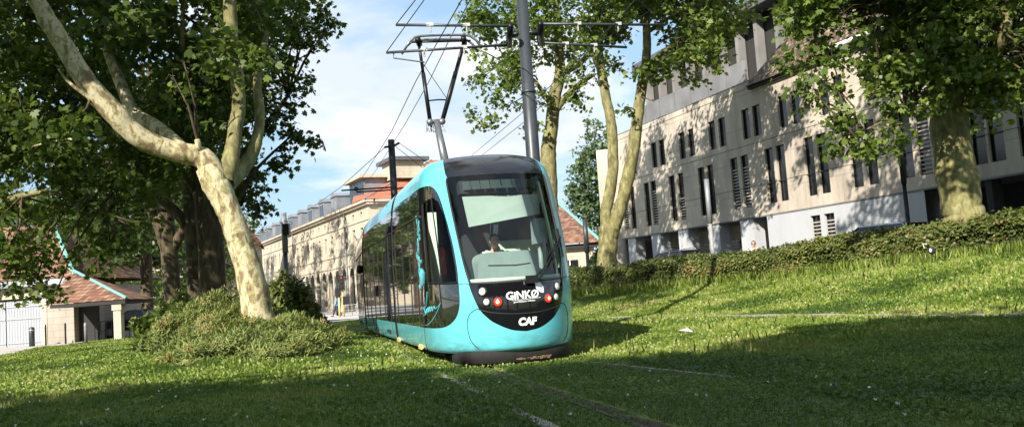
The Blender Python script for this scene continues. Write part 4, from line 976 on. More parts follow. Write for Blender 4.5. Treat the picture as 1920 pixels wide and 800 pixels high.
tree(b,'large plane tree with pale blotched bark leaning left, its foot in junipers',T1t,T1l,bl,group=GP,dens=16,per=20,size=.165,spread=.24,mat='leaf_mid')
# trees behind it, going away
def back_tree(px,py,Y,r,lean,label,blobs,extra=[],mat='leaf_dark',**kw):
    q=P(px,py,Y); top=P(px-lean,120,Y)
    t=[[(q.x,q.y,-.2,r*1.25),(q.x,q.y,q.z*.5+.2,r),tuple(q.lerp(top,.35))+(r*.9,),tuple(q.lerp(top,.7))+(r*.7,),tuple(top)+(r*.4,)]]
    return tree((q.x,q.y,0),label,t,extra,blobs,bark='dark_bark',group=GP,mat=mat,**kw)
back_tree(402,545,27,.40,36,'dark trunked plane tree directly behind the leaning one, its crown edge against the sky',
  fill([(500,-80),(585,-60),(590,50),(545,90),(520,150),(495,190),(470,260),(440,300),(400,240),(400,-80)],25.5,30,.6,1.0,44,3)+fill([(440,290),(475,300),(480,360),(468,415),(440,400)],26,29,.35,.5,12,4)
  +[(tuple(P(a,c,27)),r) for a,c,r in ((600,60,.38),(618,45,.25),(590,95,.35),(560,145,.4),(572,160,.2),(545,190,.35),(540,250,.4),(565,258,.28),(580,262,.15),(525,285,.3),(520,305,.2),(500,240,.4),(495,350,.28),(490,385,.25),(575,20,.45),(610,8,.3),(600,-20,.5),(535,215,.3))],
  [PL([(395,400,27,.22),(430,330,27,.18),(480,260,27.5,.12),(540,180,27.5,.06)]),PL([(385,380,27,.25),(350,310,27,.2),(330,260,27,.15)]),PL([(440,400,27,.1),(470,330,27,.06),(540,260,27,.03)])],size=.16,per=20,dens=16,gap=.3,spread=.2)
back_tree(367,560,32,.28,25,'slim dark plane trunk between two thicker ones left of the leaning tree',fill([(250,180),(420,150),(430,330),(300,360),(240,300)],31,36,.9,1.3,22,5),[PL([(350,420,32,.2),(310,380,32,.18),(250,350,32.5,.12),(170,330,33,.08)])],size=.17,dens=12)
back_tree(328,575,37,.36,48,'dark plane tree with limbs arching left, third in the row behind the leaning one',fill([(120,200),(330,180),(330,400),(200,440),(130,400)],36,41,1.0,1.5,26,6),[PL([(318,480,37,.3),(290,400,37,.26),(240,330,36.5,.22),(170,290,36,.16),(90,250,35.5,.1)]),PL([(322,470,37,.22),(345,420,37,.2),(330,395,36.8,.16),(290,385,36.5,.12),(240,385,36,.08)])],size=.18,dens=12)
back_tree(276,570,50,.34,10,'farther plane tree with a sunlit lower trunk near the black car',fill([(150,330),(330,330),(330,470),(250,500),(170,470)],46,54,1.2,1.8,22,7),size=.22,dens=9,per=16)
# hanging branches at the far left
q=P(-210,600,27)
tree((q.x,27,0),'plane tree outside the left edge whose leafy branches hang over the garage',[[(q.x,27,-.2,.5),(q.x,27,3,.42),(q.x+.3,27,8,.3),(q.x+.5,27,12,.15)]],
  [[(q.x+.2,27,6,.22),tuple(P(-40,380,26.5))+(.14,),tuple(P(90,360,26))+(.08,),tuple(P(200,400,25.5))+(.04,)],[(q.x+.2,27,8,.2),tuple(P(-20,230,26.5))+(.12,),tuple(P(120,230,26))+(.06,)]],
  [((random.uniform(-24,-13),random.uniform(24,32),random.uniform(10.5,15)),random.uniform(1.2,1.7)) for _ in range(6)]+fill([(-80,80),(120,120),(260,240),(300,330),(240,430),(150,440),(60,490),(-80,500)],24.5,29,.7,1.1,52,8)+[(tuple(P(a,c,25.5)),r) for a,c,r in ((20,520,.4),(8,545,.25),(70,525,.38),(68,552,.2),(110,490,.42),(105,548,.15),(150,470,.35),(190,465,.35),(240,460,.35),(215,440,.5),(175,500,.22),(280,420,.4))],
  bark='olive_bark',group=GP,size=.16,dens=16,gap=.3,spread=.22,mat='leaf_mid')
# distant trees closing the left side
for i,(px,Y,w,h,lab) in enumerate(((215,88,6,12,'distant dark tree above the porch roof, beyond the road'),(120,80,6,13,'distant tree behind the garage roof, left of the porch'),(330,98,6,14,'distant tree between the plane trunks, beyond the black car'),(30,86,7,14,'distant tree at the far left behind the garage'),(400,120,7,15,'farthest tree seen between the trunks left of the leaning plane tree'),(265,70,4.5,10,'rounded dark tree just right of the porch post'))):
    x=P(px,560,Y).x; bb=[((x+random.uniform(-1,1)*w*.6,Y+random.uniform(-2,2),random.uniform(3.2,h)),random.uniform(1.6,2.4)) for _ in range(20)]
    tree((x,Y,0),lab,[[(x,Y,-.3,.4),(x,Y,3,.3),(x,Y,h*.7,.12)]],[],bb,bark='dark_bark',mat='leaf_dark',size=.34,dens=7,per=14,gap=.15,spread=.4,group='distant trees')
for i,(x,y,h) in enumerate(((-29,83,22),(-33.5,92,23),(-38.5,102,23),(-44,113,24),(-51,126,24))):
    bb=[((x+random.uniform(-4.5,4.5),y+random.uniform(-4.5,4.5),random.uniform(7,h)),random.uniform(1.0,1.7)) for _ in range(38)]
    tree((x,y,0),'street tree before the long stone building, %s from its near end'%('first','second','third','fourth','fifth')[i],[[(x,y,-.3,.35),(x,y,4,.28),(x,y,h*.8,.1)]],[],bb,bark='dark_bark',mat='leaf_dark',size=.34,dens=7,per=12,gap=.2,spread=.35,group='street trees')
# T7: tree rising behind the tram, right of the thick pole
tree((P(1035,500,46).x,46,0),'plane tree with a pale trunk rising from behind the tram beside the thick pole',[PL([(1030,545,46,.5),(1032,420,46,.4),(1031,340,46,.36),(1028,290,46,.40),(1034,235,46,.34),(1040,180,46,.33),(1050,135,46,.28),(1046,60,46,.2),(1040,-30,46,.12)])],
  [PL([(1040,210,46,.2),(1062,180,46,.17),(1090,155,46,.13),(1115,140,46,.09)]),PL([(1046,140,46,.2),(1085,120,45.5,.16),(1120,85,45,.1)]),PL([(1034,200,46,.13),(1000,150,46,.1),(950,120,46,.06)])],
  fill([(900,-60),(1090,-60),(1090,60),(1060,110),(1010,120),(960,190),(925,190),(930,150),(900,160),(950,90),(890,60)],43,49,.75,1.3,44,9)+[(tuple(P(a,c,45)),r) for a,c,r in ((905,222,.5),(920,228,.4),(890,205,.3),(900,150,.6),(885,148,.3),(930,185,.6),(895,95,.4),(960,60,.5),(890,15,.5),(985,190,.5),(1020,170,.5),(1000,230,.25),(1090,175,.4),(1075,190,.3),(1110,160,.4),(1100,130,.6),(1085,155,.45),(1118,148,.5),(1070,120,.6),(1130,108,.6),(1060,150,.4),(905,40,.5),(950,200,.5))],
  bark='olive_bark',group=GP,size=.2,dens=13,gap=.3,per=16,spread=.26)
# T8: forked tree
tree((P(1138,500,41).x,41,.7),'forked plane tree whose two yellowish trunks rise in front of the office building',[PL([(1138,520,41,.52),(1138,495,41,.46),(1140,455,41,.44),(1142,428,41,.46)]),PL([(1142,435,41,0.310),(1136,400,41,0.258),(1148,330,41,0.258),(1147,240,41,0.241),(1132,160,41,0.215),(1122,90,41,.2),(1118,0,41,.15)]),PL([(1148,435,41,0.310),(1163,390,40.8,0.292),(1182,310,40.6,0.284),(1193,240,40.5,0.267),(1202,170,40.4,0.249),(1212,110,40.3,0.206),(1212,30,40.3,.16)])],
  [PL([(1205,150,40.4,.12),(1240,100,40,.1),(1300,70,39.5,.06)]),PL([(1130,150,41,.12),(1110,100,41,.1),(1080,50,41,.05)]),PL([(1215,60,40.3,.1),(1280,20,40,.07),(1360,0,40,.04)])],
  [((random.uniform(2,10),random.uniform(33,41),random.uniform(15.2,18.5)),random.uniform(1.1,1.6)) for _ in range(17)]+fill([(1060,-70),(1420,-70),(1385,15),(1340,60),(1320,110),(1280,110),(1230,60),(1160,80),(1100,70)],37.5,44,.75,1.2,62,10)+[(tuple(P(a,c,39.5)),r) for a,c,r in ((1330,125,.4),(1345,95,.5),(1370,60,.5),(1400,30,.4),(1235,120,.5),(1210,118,.5),(1150,125,.35),(1175,205,.22),(1120,110,.5),(1285,140,.35),(1260,115,.5),(1225,190,.15),(1190,140,.3),(1310,150,.2),(1240,148,.3))],
  bark='olive_bark',group=GP,size=.19,dens=15,gap=.25,per=18,spread=.25)
# T9: big plane tree at the right
tree((P(1805,440,26).x,26,1.2),'massive plane tree behind the hedge at the right, its crown hanging over the facade',[PL([(1812,450,26,.66),(1808,408,26,.58),(1796,340,26,.56),(1786,270,26,.54),(1775,190,26,.5),(1762,100,26,.42),(1752,0,26,.34),(1745,-90,26,.25)])],
  [PL([(1785,250,26,.3),(1805,200,26.4,.26),(1840,150,26.6,.22),(1880,60,25,.2),(1900,-30,25,.14)]),PL([(1775,190,26.4,.26),(1720,110,26.6,.16),(1640,60,26.6,.10),(1560,30,26.2,.05)]),PL([(1780,215,26,.10),(1720,190,25,.05),(1660,225,24.6,.03),(1600,255,24.4,.012)])],
  fill([(1640,-80),(1990,-80),(1990,200),(1920,190),(1850,160),(1760,150),(1700,170),(1650,110)],24,28.5,.75,1.2,84,12)+fill([(1480,-80),(1660,-80),(1650,60),(1560,60),(1500,40)],24,26.5,.5,.8,38,13)
  +[((random.uniform(6.5,14),random.uniform(25,31),random.uniform(13.2,16)),random.uniform(1.1,1.5)) for _ in range(11)]+[((8.6+random.uniform(-1.6,1.6),17.6+random.uniform(-1.2,1.2),9.9+random.uniform(-.3,2.2)),random.uniform(.9,1.2)) for _ in range(9)]+[((random.uniform(9,17),random.uniform(19.5,26),random.uniform(9.8,13.5)),random.uniform(1.2,1.8)) for _ in range(26)]+[(tuple(P(a,c,24.4)),r) for a,c,r in ((1500,60,.42),(1530,90,.42),(1490,110,.36),(1520,135,.4),(1560,110,.4),(1500,165,.3),(1535,180,.34),(1570,165,.3),(1550,205,.3),(1580,215,.28),(1565,240,.16),(1600,262,.22),(1570,272,.16),(1625,270,.22),(1655,255,.28),(1690,250,.3),(1610,285,.14),(1680,285,.2),(1650,170,.42),(1700,160,.45),(1690,205,.4),(1720,215,.3),(1660,120,.45),(1740,180,.3),(1610,40,.4),(1480,20,.35),(1850,215,.3),(1890,200,.35),(1735,130,.5),(1770,110,.4))],  # middle sets are leaf blobs added out of view to shade the trunk
  bark='olive_bark',group=GP,size=.165,dens=17,gap=.25,per=20,spread=.22)
# T10 pale tree between house and office building
x=P(1100,430,86).x
bb=[(tuple(P(a,c,86)),r*1.45) for a,c,r in ((1112,232,.5),(1108,255,.6),(1120,275,.8),(1095,290,.8),(1125,310,1.0),(1098,325,1.0),(1085,352,.9),(1110,355,1.2),(1135,340,1),(1075,380,.7),(1100,390,1.2),(1130,385,1.1),(1070,360,.5),(1082,310,.5),(1140,410,1),(1120,430,1.2),(1150,290,.8),(1145,250,.6))]
tree((x,86,.6),'loose grey green tree between the tiled house and the office building',[[(x,86,0,.4),(x+.2,86,7,.3),(x+.1,86,13.5,.06)]],[],bb,bark='dark_bark',mat='leaf_blue',size=.27,dens=13,per=18,gap=0,spread=.3)
# trees behind the viewer: their crowns throw the foreground shade
src=None
for i,(x,y,sc,rz) in enumerate(((-18.5,-5.3,1.0,0),(-12.2,-4.6,1.0,2.1),(-25,-4.2,1.0,1.2),(-6.9,-4.6,.93,4.0),(-1.2,-2.6,1.0,5.2),(4.4,-1.3,1.0,3.1),(10.8,.2,1.0,.7))):
    lab=('row tree behind the viewer, %s from the left'%('second','third','first','fourth','fifth','sixth','seventh')[i])
    if src is None:
        rg=random.Random(5); bb=[]
        for _ in range(95):
            a=rg.uniform(0,2*PI); rr=3.9*math.sqrt(rg.random()); bb.append(((rr*math.cos(a),rr*math.sin(a),rg.uniform(5.4,13.2-rr*.7)),rg.uniform(1.1,1.6)))
        src=tree((0,0,0),lab,[[(0,0,-.2,.5),(0,0,3,.4),(.2,.1,8,.25),(.1,0,12,.1)]],[],bb,bark='olive_bark',mat='leaf_plane',size=.3,dens=11,per=14,gap=0,spread=.35,group='shade trees behind the viewer'); o=src
    else:
        o=src.copy(); COL.objects.link(o)
        for ch in src.children: c=ch.copy(); COL.objects.link(c); c.parent=o
    o['label']=lab; o.location=(x,y,tz(x,y)); o.rotation_euler=(0,0,rz); o.scale=(sc,sc,sc)
# hedge
HP=[(.2,43),(2.9,39.6),(6,35.2),(9.4,30.6),(11.4,27.4),(13.3,24.6),(15.6,21.6),(19,18)]
hs=spline(HP,10)
def hedge():
    root=empty('hedge',(9.4,30.6,tz(9.4,30.6)),'long clipped hedge along the top of the grass bank in front of the office building','hedge')
    seg=np.linalg.norm(np.diff(hs,axis=0),axis=1); cum=np.concatenate([[0],np.cumsum(seg)]); n=95000; u=RNG.random(n)*cum[-1]
    x=np.interp(u,cum,hs[:,0]); y=np.interp(u,cum,hs[:,1]); tx=np.interp(u,cum,np.gradient(hs[:,0],cum)); ty=np.interp(u,cum,np.gradient(hs[:,1],cum))
    side=RNG.random(n); w=np.where(side<.45,-.5,np.where(side<.6,.5,RNG.uniform(-.5,.5,n))); zz=np.where(side<.6,RNG.random(n),1.0)
    lump=np.array([noise.noise(Vector((a*.9,b*1.6,w_)))for a,b,w_ in zip(u,zz,w)]); lump2=np.array([noise.noise(Vector((a*2.6,7,w_*3)))for a,w_ in zip(u,w)])
    H=np.interp(u,[0,5,12,20,30],[1.08,1.02,.93,1.0,1.2])+.05*np.sin(u*.8)+.15*lump2; w2=w*(1+.55*lump)+RNG.normal(size=n)*.04; px_=x+(-ty)*(-w2)*-1; py_=y+tx*(-w2)*-1
    X=x+(-ty)*w2; Y=y+tx*w2; Z=terr(X,Y)+.03+zz*H+RNG.normal(size=n)*.05*(zz>.9)-.12*(np.abs(w2)>.42)*(zz>.85)
    nrm=np.stack([-ty*w*1.6,tx*w*1.6,.5+zz*.5],-1)+RNG.normal(size=(n,3))*.55; v=np.clip(.45+.5*lump+RNG.random(n)*.5-.2,0,1); v=np.where(RNG.random(n)<.03,1,v)
    scatter('foliage',np.stack([X,Y,Z],-1),.075+.055*RNG.random(n),nrm,OVAL,'leaf_hedge',root,var=v)
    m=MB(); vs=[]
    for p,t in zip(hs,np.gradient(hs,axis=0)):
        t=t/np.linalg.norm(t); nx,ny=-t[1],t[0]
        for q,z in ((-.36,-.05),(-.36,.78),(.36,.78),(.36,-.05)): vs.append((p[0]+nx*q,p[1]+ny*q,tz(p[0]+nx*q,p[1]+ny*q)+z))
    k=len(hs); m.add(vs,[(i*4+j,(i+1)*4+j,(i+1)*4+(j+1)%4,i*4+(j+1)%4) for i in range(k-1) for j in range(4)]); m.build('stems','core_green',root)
hedge()
def shrub(name,label,cat,mounds,n,size,mat,template,upw=.8,core='core_green',grp=None):
    c0=mounds[0]; root=empty(name,(c0[0],c0[1],tz(c0[0],c0[1])),label,cat,grp); tot=sum(m_[3]*m_[2] for m_ in mounds); Cs=[];Ns=[];Us=[];Vs=[]
    mb=MB()
    for (x,y,r,h) in mounds:
        k=int(n*r*h/tot); v=RNG.normal(size=(k,3)); v[:,2]=np.abs(v[:,2]); v/=np.linalg.norm(v,axis=1,keepdims=True)
        lump=1+.42*np.array([noise.noise(Vector(q)*2.3+Vector((x,y,0))) for q in v]); f=(.7+.32*RNG.random(k))*lump
        p=np.stack([x+v[:,0]*r*f,y+v[:,1]*r*f,v[:,2]*h*f],-1); p[:,2]+=terr(p[:,0],p[:,1])-.03; Cs.append(p)
        Us.append(v*.9+np.array([0,0,upw])+RNG.normal(size=(k,3))*.35); Ns.append(v+RNG.normal(size=(k,3))*.6+np.array([0,0,.3])); Vs.append(np.clip(.35+.6*(lump-1)*2+RNG.random(k)*.5,0,1))
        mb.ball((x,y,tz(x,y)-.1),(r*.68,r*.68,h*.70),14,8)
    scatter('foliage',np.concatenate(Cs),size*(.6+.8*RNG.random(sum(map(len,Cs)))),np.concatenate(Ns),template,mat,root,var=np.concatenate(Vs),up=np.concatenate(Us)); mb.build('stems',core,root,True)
    return root
def on(px,Y): q=P(px,600,Y); return q.x
shrub('juniper_shrub','low spreading juniper mound around the foot of the leaning plane tree','shrub',[(on(475,18.9),18.9,1.1,.62),(on(560,19.2),19.2,1.0,.55),(on(520,20.2),20.2,1.1,.7),(on(430,19.8),19.8,1.0,.78),(on(595,19.6),19.6,.75,.3),(on(400,18.8),18.8,.95,.5),(on(520,18.3),18.3,.9,.4)],62000,.10,'leaf_juniper',NEEDLE,.5)
shrub('juniper_shrub','taller feathery juniper left of the plane trunk, in half shade','shrub',[(on(370,22),22,1.0,1.25),(on(415,22.6),22.6,.9,1.35),(on(335,21.5),21.5,.75,.95)],30000,.11,'leaf_juniper',NEEDLE,.9)
shrub('bush','dense dark bush at the left end of the juniper mound','shrub',[(on(320,24),24,1.0,1.15),(on(352,25),25,.9,1.3)],9000,.14,'leaf_dark',OVAL,.6)
shrub('bush','leafy upright bush immediately right of the leaning plane trunk','shrub',[(on(540,22),22,.65,1.5),(on(572,22.4),22.4,.5,1.0),(on(515,22.3),22.3,.6,1.3)],13000,.12,'leaf_hedge',OVAL,.7)
shrub('bush','leafy shrub at the foot of the tiled house, left of the forked tree','shrub',[(P(1118,440,58).x,58,.75,2.3)],3500,.22,'leaf_blue',OVAL,.6)

# ---------------------------------------------------------------- lawn
def region(n,y0,y1,pw):
    y=(y0**pw+(y1**pw-y0**pw)*RNG.random(n))**(1/pw); x=y*RNG.uniform(-.64,.66,n); return x,y
PAV=[(float(a),float(b_)) for a,b_ in PAVE_L]
def lawn_ok(x,y):
    d=dperp(x,y); ok=~inpoly(x,y,PAV)&~inpoly(x,y,PARK)
    xr=.1-.255*(y-14.15)-.0022*np.maximum(0,y-24)**2; g=(x-xr)*TDX
    for k_ in (-.74,.74): ok&=(np.abs(g-k_)>.035)|(RNG.random(len(x))<(.25 if k_<0 else .8))
    ok&=~((g>-.66)&(g<-.50)&(RNG.random(len(x))<.93))
    ok&=~((np.abs(g)<1.0)&(y>15.6)&(y<38)&(RNG.random(len(x))<.6))
    return ok
KL=[gp(760,670),gp(1020,800),gp(1110,682),gp(1900,767)]
KP=[gp(a_,c_) for a_,c_ in ((1130,600),(1300,597),(1520,594),(1720,590),(1920,588))]
def near_kerb(x,y):
    m_=np.zeros(len(x),bool)
    for a,b_,w,pr in ((KL[0],KL[1],.09,.86),(KL[2],KL[3],.05,.6)):
        dx_,dy_=b_.x-a.x,b_.y-a.y; L_=math.hypot(dx_,dy_); dist=np.abs((x-a.x)*dy_-(y-a.y)*dx_)/L_; m_|=(dist<w)&(RNG.random(len(x))<pr*(.35+.65*(np.sin(x*5.3)>-.2)))
    for i in range(len(KP)-1):
        a,b_=KP[i],KP[i+1]; dx_,dy_=b_.x-a.x,b_.y-a.y; L_=math.hypot(dx_,dy_); dist=np.abs((x-a.x)*dy_-(y-a.y)*dx_)/L_; tt=((x-a.x)*dx_+(y-a.y)*dy_)/L_**2; m_|=(dist<.16)&(tt>-.02)&(tt<1.02)&(RNG.random(len(x))<(.93 if i>1 else .35))
    return m_
def lawn(name,n,y0,y1,pw,size,template,mat,tilt,label,zoff=0,patch=None,kind='stuff',track_short=True):
    x,y=region(n,y0,y1,pw); ok=lawn_ok(x,y)&~near_kerb(x,y)
    nz=np.array([noise.noise(Vector((a*.45,b_*.45,3.3)))+.5*noise.noise(Vector((a*1.6,b_*1.6,1.3))) for a,b_ in zip(x,y)])
    if patch is not None: ok&=(nz*patch[0]+RNG.normal(size=len(x))*.12>patch[1])
    x,y,nz=x[ok],y[ok],nz[ok]; k=len(x); z=terr(x,y)+zoff
    g=np.abs((x-(.1-.255*(y-14.15)-.0022*np.maximum(0,y-24)**2))*TDX); short=np.where(g<1.35,.55,1.0)*(1+.35*nz)
    bank=np.clip((dperp(x,y)-9)/5,0,1); short=short*(1+.45*bank)
    tilt_v=RNG.normal(size=(k,3))*tilt+np.array([0,0,1]); yaw=RNG.random(k)*2*PI; nr=np.stack([np.cos(yaw),np.sin(yaw),np.full(k,.25)],-1)
    if template is TRI or template is OVAL: nr=np.array([0,0,1])+RNG.normal(size=(k,3))*.45; tilt_v=RNG.normal(size=(k,3))
    var=np.clip(.45+.75*nz+RNG.normal(size=k)*.22,0,.97); var=np.where(RNG.random(k)<.02,1,var)
    return tag(scatter(name,np.stack([x,y,z],-1),size*(.55+.9*RNG.random(k))*short,nr,template,mat,None,var=var,up=tilt_v),kind=kind,label=label,cat='grass')
lawn('lawn_grass',300000,5.6,19,1.9,.07,BLADE*np.array([1.6,1,1]),'grass_blade',.42,'short uneven lawn grass covering the foreground and the track bed')
lawn('lawn_grass_far',420000,18,52,1.5,.085,BLADE*np.array([2.6,1,1]),'grass_blade',.8,'sunlit lawn and rough grass on the bank farther away')
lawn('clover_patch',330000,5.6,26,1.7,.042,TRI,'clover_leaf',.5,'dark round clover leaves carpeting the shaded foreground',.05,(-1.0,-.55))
lawn('tall_grass',7000,12,44,1.6,.17,BLADE*np.array([.5,1,1.6]),'grass_blade',.3,'scattered taller grass stalks on the lawn and the bank',0,(1.0,.15))
lawn('bank_plants',260000,14,46,1.5,.05,OVAL*np.array([1.1,1,1]),'grass_blade',.5,'leafy low plants mixed into the bank grass',.05,(1.0,-.15))
# tall weeds at the foot of the hedge
def weeds():
    n=9000; i=RNG.integers(0,len(hs)-1,n); f=RNG.random(n)[:,None]; p=hs[i]*(1-f)+hs[i+1]*f; t=hs[i+1]-hs[i]; t/=np.linalg.norm(t,axis=1,keepdims=True)
    w=-.5-np.abs(RNG.normal(size=n))*.45; sgn=np.where(dperp(hs[5][0]-t[0][1],hs[5][1]+t[0][0])<dperp(*hs[5]),-1,1)
    X=p[:,0]+(-t[:,1])*w*-sgn*-1; Y=p[:,1]+t[:,0]*w*-sgn*-1
    yaw=RNG.random(n)*2*PI
    tag(scatter('tall_weeds',np.stack([X,Y,terr(X,Y)],-1),.28*(.5+RNG.random(n)),np.stack([np.cos(yaw),np.sin(yaw),np.full(n,.3)],-1),BLADE*np.array([1.1,1,1]),'grass_blade',None,up=RNG.normal(size=(n,3))*.35+np.array([0,0,1])),'ragged tall weeds at the foot of the hedge','weeds',kind='stuff')
weeds()
def flowers(name,n,y0,y1,mat,label,size,cond):
    x,y=region(n,y0,y1,1.6); ok=lawn_ok(x,y)&cond(x,y); x,y=x[ok],y[ok]; c=np.stack([x,y,terr(x,y)+.075+.03*RNG.random(len(x))],-1); c=np.repeat(c,4,0)
    tag(scatter(name,c+RNG.normal(size=c.shape)*.004-np.array([0,0,size*.4]),size,RNG.normal(size=(len(c),3)),OVAL*np.array([1.6,1,1]),mat,None,up=np.tile(np.array([[0,0,1.]]),(len(c),1))+RNG.normal(size=c.shape)*.4),label,'flowers',kind='stuff')
flowers('clover_flowers',520,6.5,22,'flower_white','small white clover heads dotted over the lawn',.022,lambda x,y:(dperp(x,y)<-.5+2.5*RNG.random(len(x))**3*3)&(np.array([noise.noise(Vector((a*.4,b_*.4,8.))) for a,b_ in zip(x,y)])>-.15))
flowers('clover_flowers_far',260,20,42,'flower_white','white flower specks in the sunlit bank grass',.03,lambda x,y:x>-12)
flowers('yellow_flowers',260,20,30,'flower_yellow','a few yellow flowers near the right end of the hedge',.06,lambda x,y:(np.hypot(x-12.2,y-23.6)<1.2))
# ---------------------------------------------------------------- street furniture
def lamp_post(px,pyb,pyt,Y,r,mat,label,head='tube',z0=None):
    q=P(px,pyb,Y); t=P(px,pyt,Y); zb=tz(q.x,Y) if z0 is None else z0
    root=empty('street_lamp',(q.x,Y,zb),label,'lamp post')
    m=MB(); h=t.z; m.tube([(q.x,Y,zb-.1),(q.x,Y,zb+.6),(q.x,Y,zb+.61),(q.x,Y,h-1.8)],[r*1.15,r*1.15,r,r*.85],12); m.build('post',mat,root,True)
    m=MB(); m.tube([(q.x,Y,h-1.8),(q.x,Y,h)],[r*1.18,r*1.18],14); m.build('lamp_head','zinc' if mat!='black_metal' else 'dark_pole',root,True)
    return root,q,h
r_,q,h=lamp_post(538,530,398,40,.11,'dark_pole','dark lamp post with a thicker top rising from the bush right of the leaning tree')
m=MB(); c=P(537,430,39.8); m.box(tuple(c),(.28,.3,.5)); m.build('control_box','black_metal',r_)
lamp_post(1336,470,335,36.5,.085,'light_pole','pale grey lamp post in front of the columned ground floor')
lamp_post(1103,500,410,48,.11,'black_metal','thin black post left of the forked tree')
lamp_post(1703,420,245,30.5,.08,'black_metal','black lamp post in front of the white wall, left of the big right tree')
lamp_post(633,590,522,83,.1,'black_metal','distant black lamp post beside the walking man')
# traffic signals
for i,(px,top,lab) in enumerate(((637,545,'left pale pole of the distant traffic signal pair'),(645,516,'taller right traffic signal with a black lamp case'))):
    q=P(px,590,76); t=P(px,top,76); z=tz(q.x,76); root=empty('traffic_signal',(q.x,76,z),lab,'traffic light','traffic signals beyond the tram')
    m=MB(); m.tube([(q.x,76,z),(q.x,76,t.z-.3)],.09,8); m.build('post','yellow_pole',root,True)
    m=MB(); m.box((q.x,75.9,t.z-.6 if i else t.z-.1),(.42,.35,1.25 if i else .6)); hd=m.build('signal_head','black_metal',root)
    if i:
        for k,mt in enumerate(('red_paint','cab_dark','cab_dark')):
            m=MB(); m.tube([(q.x,75.72,t.z-.2-k*.38),(q.x,75.66,t.z-.2-k*.38)],[.08,.07],12); m.build('signal_lamp',mt,hd,True)
        m=MB(); m.box((q.x+.3,75.9,t.z-2.1),(.55,.4,.7)); m.build('control_box','black_metal',root)
# bollards and low posts by the garage
for px,y,hh,w,mt,lab in ((60,640,.95,.13,'dark_pole','thick dark bollard in front of the white garage doors'),(86,640,1.05,.04,'black_metal','thin post right of the thick bollard, before the stone wall'),(123,636,1.05,.04,'black_metal','thin post before the middle of the stone garage wall'),(161,632,1.0,.07,'zinc','grey post under the left part of the porch')):
    q=P(px,y,44.2 if px<140 else 42.8); z=tz(q.x,q.y); root=empty('bollard',(q.x,q.y,z),lab,'bollard','posts along the garage')
    m=MB(); m.tube([(q.x,q.y,z-.05),(q.x,q.y,z+hh-.06),(q.x,q.y,z+hh)],[w,w,w*.6],12); m.build('shaft',mt,root,True)
    m=MB(); m.tube([(q.x,q.y,z+hh*.8),(q.x,q.y,z+hh*.86)],w*1.08,12); m.build('ring','light_pole' if w>.1 else mt,root,True)
def railing(name,a,b,h,n,mat,label):
    a=Vector(a);b=Vector(b); root=empty(name,tuple(a),label,'railing')
    m=MB(); m.tube([a+Vector((0,0,h)),b+Vector((0,0,h))],.025,6); m.tube([a+Vector((0,0,h*.5)),b+Vector((0,0,h*.5))],.018,6); m.build('rail',mat,root)
    for i in range(n+1):
        p=a.lerp(b,i/n); m=MB(); m.tube([p-Vector((0,0,.1)),p+Vector((0,0,h))],.025,6); m.build('post',mat,root)
a=P(178,630,46);b=P(275,625,46); railing('pedestrian_railing',(a.x,46,tz(a.x,46)),(b.x,46,tz(b.x,46)),.95,9,'black_metal','low dark railing beyond the porch post')
a=P(646,588,80);b=P(690,586,80); railing('pedestrian_railing',(a.x,80,tz(a.x,80)),(b.x,80,tz(b.x,80)),.95,6,'light_pole','pale railing behind the traffic signals')
m=MB(); c=gp(1262,562); rg=random.Random(2)
for k in range(1):
    x,y=c.x+rg.uniform(-.28,.28),c.y+rg.uniform(-.15,.15); z=tz(x,y)+.16; s_=.26; v=[(x+rg.uniform(-s_,s_),y+rg.uniform(-s_,s_),z+rg.uniform(-.05,.07)) for _ in range(4)]+[(x,y,z+.08)]
    m.add(v,[(0,1,4),(1,2,4),(2,3,4),(3,0,4)])
tag(m.build('crumpled_paper','paper'),'crumpled pinkish white paper lying in the bank grass','litter')

